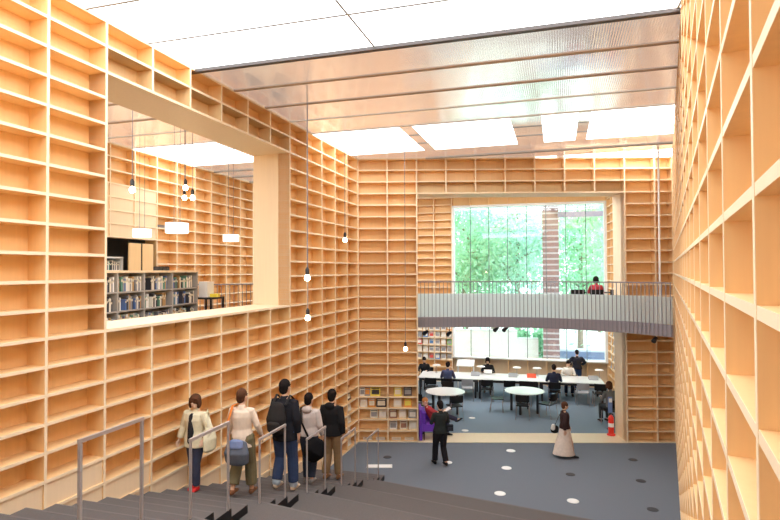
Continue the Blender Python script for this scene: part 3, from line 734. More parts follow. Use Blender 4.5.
# fire extinguisher and stand near right jamb
p = atz(611.2, 435.2, .014); g = empty('fire_extinguisher', (p.x, p.y, .0155)); g.scale = (1, 1, 1.25); tag(g, 'red fire extinguisher on the threshold at the right side of the opening', 'fire extinguisher')
m = MB(); m.lathe([(.12, 0), (.12, .03), (.09, .04)], n=20); m.build('base', M['red'], g)
m = MB(); m.lathe([(.075, .04), (.08, .06), (.08, .40), (.062, .44), (.035, .465), (.025, .48)], n=20); m.build('cylinder', M['red'], g)
m = MB(); m.lathe([(.082, .20), (.082, .29)], n=20); m.build('label', M['white'], g)
m = MB(); m.box(-.05, .07, -.015, .015, .485, .51); m.tube([(0, 0, .47), (0, 0, .53)], .02, 8); val = m.build('valve', M['black_metal'], g)
m = MB(); m.tube([(.03, 0, .50), (.10, -.02, .42), (.10, -.03, .22)], .012, 6); m.build('hose', M['black_metal'], val)
p2 = atz(610.4, 429, .0); g = empty('sign_stand', (p2.x, p2.y, 0)); tag(g, 'slim blue grey stand behind the red fire extinguisher', 'stand')
m = MB(); m.lathe([(.11, 0), (.11, .02), (.02, .03)], n=16); m.build('base', M['black_metal'], g)
m = MB(); m.tube([(0, 0, .02), (0, 0, .6)], .02, 8); m.build('pole', colmat((.12, .16, .30)), g)
m = MB(); m.box(-.06, .06, -.02, .02, .5, .98); m.box(-.05, .05, -.024, -.02, .82, .94, 1); m.build('sign_board', [colmat((.16, .24, .50)), M['white']], g)
m = MB(); m.box(-.05, .05, -.012, .012, 0, .07); tag(m.build('alarm_sign', M['red'], loc=along((J[0]-.03, J[1]-.45), (0, 1), 0)+(1.0,), rz=PI/2), 'small red sign on the right jamb above the fire extinguisher', 'sign')

# purple lounge chair at the left jamb
p = atz(428, 440, 0.0); pc = empty('lounge_chair', (1.245, 16.42, .0155), 0); tag(pc, 'purple lounge chair with a high side screen at the left side of the opening', 'chair')
m = MB(); m.box(-.42, -.34, -.40, .40, .02, .88); m.build('high_back', M['purple'], pc)
m = MB(); m.box(-.33, .32, -.36, .36, .26, .46); m.box(-.33, -.24, -.34, .34, .46, .8); m.build('seat_cushion', M['purple'], pc)
m = MB(); m.box(-.30, .30, .30, .37, .26, .62); m.build('armrest', M['purple'], pc)
for x, y in ((-.28, -.3), (.26, -.3), (-.28, .3), (.26, .3)):
    m = MB(); m.tube([(x, y, 0), (x, y, .27)], .018, 6); m.build('leg', M['black_metal'], pc)
PC = pc.location.copy()

# upstairs desk by the upper window
p = atY(598, 296, 17.75)
dk_ = empty('reading_desk', (p.x, p.y, BZ), -.26); tag(dk_, 'dark desk on the bridge level in front of the upper window', 'desk')
m = MB(); m.box(-.75, .62, .25, .80, .69, .72); m.build('table_top', M['black_metal'], dk_)
for x in (-.7, .6):
    m = MB(); m.box(x-.03, x+.03, .28, .77, 0, .69); m.build('leg_panel', M['black_metal'], dk_)
def upper_chair(dx, lab):
    q_ = dk_.matrix_world
    c, s = math.cos(-.26), math.sin(-.26); ch = chair(p.x+dx*c, p.y+dx*s, -.26, lab, 'chairs at the upstairs desk'); ch.location.z = BZ; return ch
upper_chair(-.05, 'black chair under the person in red upstairs'); upper_chair(-.62, 'empty black chair left of the person in red upstairs'); upper_chair(.55, 'empty black chair right of the person in red upstairs')
UP = p.copy()

# ------------------------------------------------------------------ outdoors
m = MB(); m.prism([(-30, 26.2), (50, 26.2), (50, 90), (-30, 90)], -.25, -.05); struct(m.build('ground', mat('ground', (.62, .62, .58), .9, .1, noise=.12, nscale=3)))
bark = mat('bark', (.30, .24, .20), .9, .1, noise=.3, nscale=12)
def leaf_mat(n, c):
    m = bpy.data.materials.new(n); m.use_nodes = True; nt = m.node_tree; b = nt.nodes['Principled BSDF']; b.inputs['Base Color'].default_value = (*c, 1); b.inputs['Roughness'].default_value = .6
    out = nt.nodes['Material Output']; tr_ = nt.nodes.new('ShaderNodeBsdfTranslucent'); tr_.inputs[0].default_value = (*c, 1); mx = nt.nodes.new('ShaderNodeMixShader'); mx.inputs[0].default_value = .5
    nt.links.new(b.outputs[0], mx.inputs[1]); nt.links.new(tr_.outputs[0], mx.inputs[2]); nt.links.new(mx.outputs[0], out.inputs[0]); return m
lm = [leaf_mat('leaf_a', (.38, .68, .46)), leaf_mat('leaf_b', (.50, .78, .58)), leaf_mat('leaf_c', (.44, .72, .60))]
def tree(x, y, h, cr_, seed, label, k=0, n=2600, spread=1.0, size=.17):
    rnd = random.Random(seed); g = empty('tree', (x, y, -.05)); tag(g, label, 'tree', 'trees outside the window')
    m = MB(); m.tube([(0, 0, 0), (.1*rnd.uniform(-1, 1), 0, h*.35), (.3*rnd.uniform(-1, 1), .1, h*.7)], [.20, .15, .08], 10)
    tips = []
    for i in range(11):
        a = rnd.uniform(0, 2*PI); z0 = h*rnd.uniform(.30, .85); L = cr_*rnd.uniform(.5, 1.0)
        p1 = (math.cos(a)*L*.5, math.sin(a)*L*.5, z0+L*.25); p2 = (math.cos(a)*L, math.sin(a)*L, z0+L*rnd.uniform(.2, .8)); m.tube([(0, 0, z0), p1, p2], [.075, .045, .018], 6); tips += [p1, p2]
    m.build('trunk', bark, g)
    m = MB()
    for i in range(n):
        if rnd.random() < .65: c = rnd.choice(tips); s = .75*spread; cc = Vector((c[0]+rnd.gauss(0, s), c[1]+rnd.gauss(0, s), c[2]+rnd.gauss(0, s*.8)))
        else: cc = Vector((rnd.gauss(0, cr_*.5), rnd.gauss(0, cr_*.5), h*.60+rnd.gauss(0, h*.22)))
        u = Vector((rnd.gauss(0, 1), rnd.gauss(0, 1), rnd.gauss(0, 1))).normalized(); v = u.orthogonal().normalized(); s = size*rnd.uniform(.6, 1.3)
        m.add([cc-u*s, cc-v*s*.5, cc+u*s, cc+v*s*.5], [(0, 1, 2, 3)])
    m.build('foliage', lm[k], g)
def out(px, Y): 
    q = atY(px, 300, Y); return q.x, q.y
for px, Y, h, c, s, k, lab, n in ((466, 33, 10.5, 2.3, 1, 0, 'leafy green tree outside the window, leftmost', 5400), (493, 41, 12, 2.8, 2, 1, 'pale green tree outside, second from left', 4600), (518, 33.5, 10, 2.2, 3, 2, 'green tree with spreading branches left of the brick pier outside', 4000), (534, 51, 14, 3.4, 4, 1, 'tall light green tree far behind the brick pier outside', 5200), (580, 34.5, 10, 2.2, 5, 0, 'green tree right of the brick pier outside', 5000), (600, 44, 11.5, 2.7, 6, 1, 'green tree outside, rightmost', 4800)):
    x, y = out(px, Y); tree(x, y, h, c, s, lab, k, n)
x, y = out(551, 28.5); g = empty('brick_pier', (x, y, -.05), -.26); tag(g, 'tall banded brick pier standing outside the window', 'pier')
m = MB(); m.box(-.40, .40, -.3, .3, 0, 9.2); m.build('pier_body', mat('brick', (.33, .20, .20), .8, .2, noise=.25, nscale=9), g)
for i in range(30):
    m = MB(); m.box(-.405, .405, -.305, .305, .25+i*.29, .25+i*.29+.085); m.build('pale_course', colmat((.58, .52, .54)), g)
for i in range(2):
    x, y = out(522+i*19, 30.6); m = MB(); rnd = random.Random(i)
    for j in range(1300):
        cc = Vector((rnd.uniform(-.40, .40), rnd.gauss(0, .25), abs(rnd.gauss(.95, .45)))); u = Vector((rnd.gauss(0, 1), rnd.gauss(0, 1), rnd.gauss(0, 1))).normalized(); v = u.orthogonal(); s = .09
        m.add([cc-u*s, cc-v*s*.5, cc+u*s, cc+v*s*.5], [(0, 1, 2, 3)])
    m.box(-.35, .35, -.15, .15, 0, .9, 1)
    tag(m.build('hedge_bush', [lm[0], bark], loc=(x, y, -.05)), 'low green bush outside the lower window, %s from left' % ORD[i], 'bush', 'bushes outside the lower window')
xa, ya = out(444, 29.6); xb, yb_ = out(538, 28.9); q_ = Vector((xb-xa, yb_-ya)); lq = q_.length; g = empty('glare_wall', (xa, ya, -.05), math.atan2(q_.y, q_.x)); tag(g, 'long white wall added outside the lower window for its washed-out glare', 'garden wall')  # white wall added to give the overexposed daylight in the lower window
m = MB(); m.box(0, lq*.78, 0, .25, 0, 1.75); m.box(lq*.78, lq, 0, .25, 0, 1.35); m.build('wall_body', M['white'], g)
m = MB(); m.box(-.02, lq*.78+.02, -.03, .28, 1.75, 1.81); m.box(lq*.78+.02, lq, -.03, .28, 1.35, 1.41); m.build('coping', colmat((.74, .78, .78)), g)
x, y = out(585, 29.5); g = empty('garden_wall', (x, y, -.05), -.26); tag(g, 'low blue grey outdoor wall with seat-like ledges right of the brick pier', 'garden wall')
m = MB(); m.box(-1.3, 1.4, 0, .4, 0, .62); m.build('wall_body', colmat((.22, .28, .42)), g)
m = MB(); m.box(-1.35, 1.45, -.1, .5, .62, .72); m.build('coping', colmat((.60, .66, .74)), g)
m = MB(); m.box(-1.3, 1.4, -.6, 0, 0, .25); m.build('ledge', colmat((.34, .42, .55)), g)
x, y = out(597, 62); g = empty('house', (x+.8, y, -.05), .1); tag(g, 'pale house with grey sloping roof behind the trees at right', 'house')
m = MB(); m.box(-2.6, 6, 0, 5, 0, 3.9); m.build('house_wall', colmat((.74, .70, .70)), g)
m = MB(); m.add([(-3.2, -.6, 3.8), (6.5, -.6, 3.8), (6.5, 5.6, 3.8), (-3.2, 5.6, 3.8), (1.5, 2.5, 6.4), (3, 2.5, 6.4)], [(3, 2, 1, 0), (0, 1, 5, 4), (1, 2, 5), (2, 3, 4, 5), (3, 0, 4)]); m.build('roof', colmat((.34, .33, .40)), g)
for i in range(3):
    m = MB(); m.box(-1.6+i*1.8, -.8+i*1.8, -.03, 0, 1.2, 2.4); m.build('window', colmat((.15, .2, .28), .2), g)
x, y = out(583, 27.6); m = MB(); m.box(-1.15, 1.5, 0, 1.0, 0, .14); m.box(-1.15, 1.5, .02, .10, -.14, 0)
tag(m.build('eave', colmat((.30, .27, .38)), loc=(x, y, atY(583, 214, 27.6).z), rz=-.26), 'dark projecting eave outside the top right of the upper window', 'eave')
for dx in (-1.05, 1.4):
    pass
# ------------------------------------------------------------------ people
SKIN = mat('skin', (.72, .45, .31), .55, .3); SKIN2 = mat('skin_light', (.80, .55, .40), .55, .3)
HAIRB = cloth((.10, .045, .025), .2, 30); HAIRK = cloth((.018, .014, .014), .2, 30)
def ring_loft(m, secs, n=12, flat=''):
    """secs: (centre, side_radius, front_radius); side axis ~ X unless given as 4th"""
    vs = []; L = len(secs)
    P_ = [Vector(s[0]) for s in secs]
    def tang(i): 
        t = P_[min(i+1, L-1)]-P_[max(i-1, 0)]; return t.normalized() if t.length > 1e-6 else Vector((0, 0, 1))
    rings = []
    for i, s in enumerate(secs):
        t = tang(i); sd = Vector(s[3]) if len(s) > 3 else Vector((1, 0, 0))
        a = sd-t*sd.dot(t)
        if a.length < .1: a = Vector((0, 1, 0))-t*t.y
        a.normalize(); b = t.cross(a); rings.append((P_[i], a, b, s[1], s[2], t))
    full = []
    c, a, b, r1, r2, t = rings[0]; rr = min(r1, r2)
    if 's' not in flat: full += [(c-t*rr*.85, a, b, r1*.45, r2*.45), (c-t*rr*.5, a, b, r1*.82, r2*.82)]
    full += [(x[0], x[1], x[2], x[3], x[4]) for x in rings]
    c, a, b, r1, r2, t = rings[-1]; rr = min(r1, r2)
    if 'e' not in flat: full += [(c+t*rr*.5, a, b, r1*.82, r2*.82), (c+t*rr*.85, a, b, r1*.45, r2*.45)]
    for c, a, b, r1, r2 in full:
        for k in range(n):
            th = 2*PI*k/n; vs.append(c+a*math.cos(th)*r1+b*math.sin(th)*r2)
    fs = []
    for i in range(len(full)-1):
        for k in range(n): fs.append((i*n+k, i*n+(k+1) % n, (i+1)*n+(k+1) % n, (i+1)*n+k))
    fs.append(tuple(range(n))[::-1]); q = (len(full)-1)*n; fs.append(tuple(range(q, q+n)))
    m.add(vs, fs, 0, True)
def ell(m, c, rx, ry, rz):
    c = Vector(c); secs = []
    for k in range(1, 8):
        th = PI*k/8; secs.append((c+Vector((0, 0, -rz*math.cos(th))), rx*math.sin(th), ry*math.sin(th)))
    n = 14; vs = []
    for s in secs:
        for k in range(n):
            a = 2*PI*k/n; vs.append(s[0]+Vector((math.cos(a)*s[1], math.sin(a)*s[2], 0)))
    fs = [(i*n+k, i*n+(k+1) % n, (i+1)*n+(k+1) % n, (i+1)*n+k) for i in range(6) for k in range(n)]
    vs += [c-Vector((0, 0, rz)), c+Vector((0, 0, rz))]
    fs += [(7*n, (k+1) % n, k) for k in range(n)]+[(7*n+1, 6*n+k, 6*n+(k+1) % n) for k in range(n)]
    m.add(vs, fs, 0, True)
def remesh(m, name, material, parent, vox, extra=None, smooth=3):
    o = m.build(name, material, parent)
    r = o.modifiers.new('r', 'REMESH'); r.mode = 'VOXEL'; r.voxel_size = vox; r.use_smooth_shade = True
    s = o.modifiers.new('s', 'SMOOTH'); s.iterations = smooth; s.factor = .5
    dg = bpy.context.evaluated_depsgraph_get(); me = bpy.data.meshes.new_from_object(o.evaluated_get(dg))
    o.modifiers.clear(); o.data = me
    me.polygons.foreach_set('use_smooth', [True]*len(me.polygons))
    if extra:   # fingers: rooted inside the palm, same mesh
        e = MB(); e.v = [tuple(v.co) for v in me.vertices]; e.f = [tuple(p.vertices) for p in me.polygons]; e.m = [0]*len(e.f); e.sm = [True]*len(e.f)
        extra(e); o.data = e.mesh(name, [material])
    return o
def stand(): return dict(pel=(0, 0, .93), wai=(0, 0, 1.07), che=(0, 0, 1.27), nek=(0, -.015, 1.43), hed=(0, .015, 1.585),
    shR=(.166, 0, 1.362), shL=(-.166, 0, 1.362), elR=(.225, -.03, 1.11), elL=(-.225, -.03, 1.11), wrR=(.235, .06, .87), wrL=(-.235, .06, .87),
    hiR=(.088, 0, .90), hiL=(-.088, 0, .90), knR=(.10, .03, .49), knL=(-.10, .03, .49), anR=(.105, -.02, .085), anL=(-.105, -.02, .085), yaw=0)
def walk(front='R', stride=.24, drop=0, sw=.12):
    p = stand(); a, b = ('R', 'L') if front == 'R' else ('L', 'R'); sa = 1 if a == 'R' else -1
    p['kn'+a] = (sa*.095, stride*.75, .50-drop*.3); p['an'+a] = (sa*.10, stride*.95, .09-drop)
    p['kn'+b] = (-sa*.095, .03, .48); p['an'+b] = (-sa*.10, -stride*.95, .12)
    sw_ = lambda s, k: (s*.235, k*.8-.02, 1.11), 
    for s_, k in ((a, -1), (b, 1)):
        s = 1 if s_ == 'R' else -1; p['el'+s_] = (s*.225, -.03+sw*k*.6, 1.11); p['wr'+s_] = (s*.225, .05+sw*k*1.3, .885)
    return p
def sit(h=.46, lean=.10):
    p = stand(); d = .92-h-.12
    for k in ('pel', 'wai', 'che', 'nek', 'hed', 'shR', 'shL'):
        x, y, z = p[k]; z2 = z-d-.0; p[k] = (x, y+(z-.93)*lean*1.6-.05, z2)
    zz = h+.12
    for s, n in ((1, 'R'), (-1, 'L')):
        p['hi'+n] = (s*.09, -.03, zz-.03); p['kn'+n] = (s*.12, .38, zz-.02); p['an'+n] = (s*.12, .36, .085)
        p['el'+n] = (s*.25, .10, zz+.20); p['wr'+n] = (s*.14, .34, zz+.24)
    return p
def hand(m_extra, wr, el, s, curl=.5, inward=1):
    wr = Vector(wr); el = Vector(el); d = (wr-el).normalized(); side = Vector((0, 1, 0))-d*d.y
    if side.length < .2: side = Vector((1, 0, 0))
    side.normalize(); nrm = d.cross(side)*(-1 if s > 0 else 1)
    def fing(e):
        for k, (off, L) in enumerate(((-.030, .062), (-.010, .075), (.010, .080), (.030, .070))):
            a = wr+d*.075+side*off; b = a+d*L*.5+nrm*L*.12*curl; c = b+d*L*.45+nrm*L*.5*curl
            ring_loft(e, [(a-d*.02, .0095, .0095), (b, .0085, .0085), (c, .007, .007)], 6)
        a = wr+d*.03+side*.032; b = a+d*.035+side*.022; c = b+d*.03+side*.004+nrm*.012
        ring_loft(e, [(a-side*.012, .011, .011), (b, .010, .010), (c, .008, .008)], 6)
    palm = [(wr-d*.01, .022, .026, nrm), (wr+d*.04, .016, .040, nrm), (wr+d*.08, .014, .040, nrm)]
    return palm, fing
def person(name, loc, H, heading, p, label, top=(.1, .1, .1), pants=(.05, .06, .1), shoe=(.05, .04, .04), hair='short', hairm=None, skin=None,
           near=True, skirt=None, hood=False, sleeve=True, coat=0.0, loose=0, top_len=0, tilt=0, cuff=None, hem=None, turn=0, pitch=0):
    s = H/1.70; vox = .0085 if near else .014
    g = empty('person', loc, -heading if False else heading); g.scale = (s, s, s); tag(g, label, 'person')
    skin = skin or SKIN; hairm = hairm or HAIRK
    V3 = {k: Vector(v) for k, v in p.items() if k != 'yaw'}
    # head orientation
    HR = Matrix.Rotation(turn, 3, 'Z') @ Matrix.Rotation(-pitch, 3, 'X'); hc = V3['hed']
    def H_(x, y, z): return hc+HR @ Vector((x, y, z))
    m = MB(); 
    up = (V3['nek']-V3['pel']).normalized(); sdv = (V3['shR']-V3['shL']).normalized()
    ring_loft(m, [(V3['pel']-up*.04, .150, .105, sdv), (V3['pel']+up*.05, .150, .100, sdv), (V3['wai'], .128, .088, sdv), (V3['che']-up*.02, .150, .105, sdv), (V3['che']+up*.08, .155, .095, sdv), (V3['nek']-up*.03, .085, .065, sdv)], 16)
    ring_loft(m, [(V3['nek']-up*.05, .062, .062, sdv), (V3['nek']+up*.02, .050, .052, sdv), (H_(0, -.01, -.07), .050, .055, sdv)], 12)
    ell(m, H_(0, 0, .015), .076, .096, .108)
    ell(m, H_(0, .030, -.058), .052, .055, .055)
    ring_loft(m, [(H_(0, .088, .01), .010, .010), (H_(0, .108, -.022), .014, .012), (H_(0, .10, -.034), .014, .010)], 8)
    for sx in (-1, 1): ell(m, H_(sx*.078, -.005, -.005), .014, .020, .032)
    palms = []
    for n, sx in (('R', 1), ('L', -1)):
        sh, el, wr = V3['sh'+n], V3['el'+n], V3['wr'+n]
        ring_loft(m, [(sh-Vector((sx*.05, 0, .0)), .055, .055, (0, 1, 0)), (sh, .052, .055, (0, 1, 0)), (sh.lerp(el, .5), .043, .045, (0, 1, 0)), (el, .038, .038, (0, 1, 0)), (el.lerp(wr, .35), .036, .036, (0, 1, 0)), (wr, .024, .024, (0, 1, 0))], 12)
        pl, fg = hand(m, wr, el, sx); ring_loft(m, pl, 10); palms.append(fg)
        hi, kn, an = V3['hi'+n], V3['kn'+n], V3['an'+n]
        ring_loft(m, [(hi+Vector((0, 0, .02)), .085, .088), (hi.lerp(kn, .3), .080, .083), (hi.lerp(kn, .75), .060, .062), (kn, .053, .055), (kn.lerp(an, .3), .052, .056), (kn.lerp(an, .7), .040, .042), (an, .033, .036)], 12)
        toe = an+Vector((0, .14, -.05)) if not ('to'+n) in V3 else V3['to'+n]
        ring_loft(m, [(an+Vector((0, -.03, -.03)), .034, .034), (an+(toe-an)*.5+Vector((0, 0, -.005)), .042, .032), (toe, .036, .022)], 10)
    def fx(e):
        for f in palms: f(e)
    body = remesh(m, 'body', skin, g, vox, fx if near else None, 2)
    # ---- hair
    m = MB()
    if hair == 'short':
        ell(m, H_(0, -.012, .036), .088, .108, .104); ell(m, H_(0, -.050, -.015), .074, .066, .085)
    elif hair == 'shaved':
        ell(m, H_(0, -.010, .026), .080, .100, .101)
    elif hair == 'bob':
        ell(m, H_(0, -.010, .036), .100, .116, .106); ell(m, H_(0, -.045, -.035), .098, .080, .120)
        for sx in (-1, 1): ring_loft(m, [(H_(sx*.080, .025, .03), .022, .040), (H_(sx*.088, .020, -.06), .022, .040), (H_(sx*.080, .02, -.10), .016, .030)], 8)
        ring_loft(m, [(H_(-.065, .070, .065), .018, .018), (H_(0, .090, .078), .018, .018), (H_(.065, .070, .065), .018, .018)], 8)
    if hair: remesh(m, 'hair', hairm, g, vox*1.1, None, 2)
    # ---- face features
    if near:
        for sx in (-1, 1):
            m = MB(); ell(m, H_(sx*.030, .088, .012), .011, .006, .006); m.build('eye', M['black'], body)
        m = MB(); ell(m, H_(0, .086, -.062), .020, .006, .006); m.build('mouth', colmat((.55, .20, .17)), body)
    # ---- top
    tm = cloth(top); m = MB(); e = .018+coat
    zb = V3['pel']-up*(.02+top_len)
    ring_loft(m, [(zb, .178+e, .132+e, sdv), (V3['pel']+up*.03, .172+e, .124+e, sdv), (V3['wai'], .140+e, .100+e, sdv), (V3['che'], .160+e, .112+e, sdv), (V3['che']+up*.09, .160+e*.7, .098+e*.7, sdv), (V3['nek']-up*.035, .090, .074, sdv), (V3['nek']-up*.005, .066, .066, sdv)], 18, 's')
    for n, sx in (('R', 1), ('L', -1)):
        sh, el, wr = V3['sh'+n], V3['el'+n], V3['wr'+n]; w2 = el.lerp(wr, .92 if sleeve else .0)
        ring_loft(m, [(sh-Vector((sx*.05, 0, 0)), .058, .056, (0, 1, 0)), (sh, .058+coat, .060+coat, (0, 1, 0)), (sh.lerp(el, .5), .056+coat, .060+coat, (0, 1, 0)), (el, .052+coat, .054+coat, (0, 1, 0)), (el.lerp(w2, .6), .046+coat, .048+coat, (0, 1, 0)), (w2, .036+coat, .038+coat, (0, 1, 0))], 12, 'e')
    if hood: ell(m, V3['nek']+Vector((0, -.085, -.015)), .105, .055, .07)
    remesh(m, 'jacket' if coat or hood else 'shirt', tm, g, vox, None, 3)
    # ---- legs
    pm = cloth(pants); m = MB()
    if skirt:
        k = skirt; a = V3['wai']-Vector((0, 0, .02)); ax, ay = V3['anR'], V3['anL']; b = (ax+ay)/2
        ring_loft(m, [(a, .145, .110), (V3['pel'], .175, .135), (V3['pel'].lerp(Vector((b.x, b.y, .5)), .55), .20, .20), (Vector((b.x, b.y-.02, .48)), .21, .26), (Vector((b.x, b.y-.04, .10)), .24, .34)], 24, 'e')
    else:
        ring_loft(m, [(V3['pel']-up*.04, .160, .118, sdv), (V3['pel']+up*.06, .152, .108, sdv)], 14)
        for n in 'RL':
            hi, kn, an = V3['hi'+n], V3['kn'+n], V3['an'+n]; l = .012+loose; ae = kn.lerp(an, cuff or .93)
            ring_loft(m, [(hi+Vector((0, 0, .03)), .088+l, .095+l), (hi.lerp(kn, .35), .086+l, .090+l), (hi.lerp(kn, .8), .066+l, .068+l), (kn, .060+l, .063+l), (kn.lerp(ae, .5), .056+l*1.2, .060+l*1.2), (ae, .046+l*1.4, .052+l*1.4)], 12, 'e')
    tr_o = remesh(m, 'skirt' if skirt else 'trousers', pm, g, vox, None, 2)
    if hem:
        for n in 'RL':
            kn, an = V3['kn'+n], V3['an'+n]; a = kn.lerp(an, .86); b = kn.lerp(an, .97); m = MB(); ring_loft(m, [(a, .066, .072), (b, .066, .072)], 12); m.build('trouser_cuff', colmat(hem), tr_o)
    # ---- shoes
    for n in 'RL':
        an = V3['an'+n]; m = MB(); dz_ = an.z-.085
        tv = (V3['to'+n]-an) if ('to'+n) in V3 else Vector((0, .16, -.05)); tv.normalize()
        ring_loft(m, [(an+Vector((0, -.035, -.035)), .040, .046), (an+Vector((0, .02, -.03)), .044, .050), (an+tv*.10+Vector((0, 0, -.012)), .048, .036), (an+tv*.18, .038, .022)], 12)
        remesh(m, 'shoe', colmat(shoe), g, vox, None, 1)
    return g
def along_head(g): return g
WALKDIR = -LD      # heading of the stairs (rotation of +Y toward the back wall along the left wall)
def place(fpx, fpy, hpy, heading, pose, label, zoff=0, **kw):
    q = ground(fpx, fpy); low = min(pose['anR'][2], pose['anL'][2])-.085
    # camera depth along view for size
    top = atY(fpx, hpy, q.y).z; H = (top-q.z)*.975
    o = person('person', (q.x, q.y, q.z), H, heading, pose, label, **kw); 
    o.location.z = q.z - low*H/1.70 + zoff
    return o, H/1.70, q
def bagp(parent_o, secs, name, material, vox=.012):
    m = MB()
    for sct in secs: ring_loft(m, sct, 14)
    return remesh(m, name, material, parent_o, vox, None, 3)
def strapm(g, pts, w_, material, name='strap'):
    m = MB(); ring = [(Vector(a), w_, .006, (0, 0, 1) if i == -1 else (1, 0, 0)) for i, a in enumerate(pts)]
    ring_loft(m, ring, 8); return m.build(name, material, g)
def held(name, label, cat, owner, H, parts):
    """a bag: thing of its own with parts, standing in the owner's frame"""
    b = empty(name, owner.location, owner.rotation_euler.z); b.scale = owner.scale; tag(b, label, cat)
    for nm, kind, data, material in parts:
        if kind == 'blob':
            o_ = bagp(main if nm != 'bag_body' else b, data, nm, material, .012)
            if nm == 'bag_body': main = o_
        else: strapm(b, data, kind, material, nm)
    return b
# 1 woman in cream coat, coming up the stairs towards the camera
ps = walk('L', .10, 0, .05); ps['elL'] = (-.29, .0, 1.12); ps['wrL'] = (-.30, .14, .98); ps['elR'] = (.27, -.02, 1.12); ps['wrR'] = (.31, .05, .90); ps['anL'] = (-.06, .05, .085); ps['anR'] = (.06, -.07, .085); ps['knL'] = (-.07, .07, .5); ps['knR'] = (.07, .0, .49)
w1, h1_, q1 = place(195.5, 490, 392.5, WALKDIR+PI-.05, ps, 'person in an open cream coat, dark jeans and red shoes, carrying a cream tote', top=(.76, .71, .52), pants=(.06, .07, .12), shoe=(.65, .03, .03), hair='bob', hairm=HAIRB, skin=SKIN2, coat=.022, top_len=.12, turn=.15, pitch=.05)
m = MB(); ring_loft(m, [((0, .10, .90), .075, .085), ((0, .095, 1.12), .07, .085), ((0, .075, 1.34), .06, .075)], 14); m.build('inner_shirt', cloth((.03, .03, .035)), w1)
held('tote_bag', 'cream cloth tote hanging from the shoulder of the person in the cream coat', 'bag', w1, 1, [('bag_body', 'blob', [[((-.33, .03, .78), .06, .17, (1, 0, 0)), ((-.33, .03, .95), .055, .18, (1, 0, 0)), ((-.31, .03, 1.08), .03, .16, (1, 0, 0))]], cloth((.80, .76, .55))), ('strap', .012, [(-.31, -.08, 1.06), (-.24, -.02, 1.46), (-.31, .14, 1.06)], cloth((.70, .66, .45)))])
# 2 person in white shirt with messenger bag
ps = walk('R', .16, .05, .08); ps['elR'] = (.25, .02, 1.13); ps['wrR'] = (.27, .15, .93)
w2_, h2_, q2 = place(242, 497, 389.5, WALKDIR+.12, ps, 'person in a white long sleeved shirt and olive trousers with a blue grey shoulder bag', top=(.80, .68, .56), pants=(.19, .17, .10), shoe=(.22, .10, .05), hair='short', hairm=HAIRB, loose=.02, top_len=.13, cuff=.80, turn=-.35, pitch=-.2)
held('messenger_bag', 'blue grey messenger bag with orange strap on the person in white shirt', 'bag', w2_, 1, [('bag_body', 'blob', [[((.02, -.23, .60), .20, .07), ((.02, -.25, .74), .215, .085), ((.02, -.22, .90), .17, .05)]], cloth((.12, .14, .18))), ('flap', 'blob', [[((.02, -.28, .84), .13, .04), ((.02, -.26, .93), .12, .04)]], cloth((.20, .26, .45))), ('strap', .022, [(-.12, -.21, .88), (-.16, -.175, 1.22), (-.13, -.07, 1.45), (-.08, .06, 1.46)], cloth((.70, .22, .05)))])
# 3 man with black backpack
ps = walk('R', .10, .05, .03)
w3, h3_, q3 = place(285, 492, 380, WALKDIR, ps, 'person in black jacket and rolled blue jeans wearing a black backpack on the stairs', top=(.022, .023, .03), pants=(.045, .07, .15), shoe=(.62, .50, .38), hair='short', coat=.008, top_len=.13, cuff=.86, hem=(.45, .55, .65), loose=.012, turn=-.25, pitch=-.2)
held('backpack', 'black rounded backpack on the back of the tallest person on the stairs', 'backpack', w3, 1, [('bag_body', 'blob', [[((-.02, -.23, .98), .15, .09), ((-.02, -.25, 1.15), .165, .10), ((-.02, -.22, 1.34), .12, .07)]], cloth((.03, .028, .028))), ('front_pocket', 'blob', [[((-.02, -.33, 1.00), .11, .04), ((-.02, -.34, 1.10), .11, .04)]], cloth((.04, .036, .034))), ('strap', .022, [(-.12, -.17, 1.36), (-.12, -.03, 1.475), (-.12, .13, 1.36)], M['black']), ('strap', .022, [(.10, -.17, 1.36), (.11, -.03, 1.475), (.11, .13, 1.36)], M['black'])])
# 4 person in grey hoodie with black shoulder bag
ps = walk('L', .12, .05, .05)
w4, h4_, q4 = place(309, 485, 393.5, WALKDIR+.05, ps, 'person in light grey hoodie and dark jeans with a large black shoulder bag', top=(.62, .55, .52), pants=(.035, .045, .075), shoe=(.26, .25, .24), hair='short', hood=True, coat=.004, turn=-.25, pitch=-.2)
held('shoulder_bag', 'large black shoulder bag hanging behind the person in the grey hoodie', 'bag', w4, 1, [('bag_body', 'blob', [[((.10, -.20, .58), .17, .09), ((.20, -.22, .70), .22, .12), ((.25, -.17, .84), .15, .08)]], cloth((.012, .012, .014))), ('strap', .022, [(.12, -.19, .82), (-.07, -.185, 1.18), (-.13, -.08, 1.44), (-.10, .05, 1.45)], M['black'])])
# 5 person in black hooded jacket and khaki trousers
ps = walk('R', .08, .0, .03)
w5, h5_, q5 = place(332, 480, 387, WALKDIR-.05, ps, 'person in black hooded jacket and khaki brown trousers, lowest on the stairs', top=(.020, .020, .022), pants=(.30, .20, .11), shoe=(.30, .17, .09), hair='short', hood=True, coat=.010, top_len=.05, loose=.008, turn=.1, pitch=-.2)
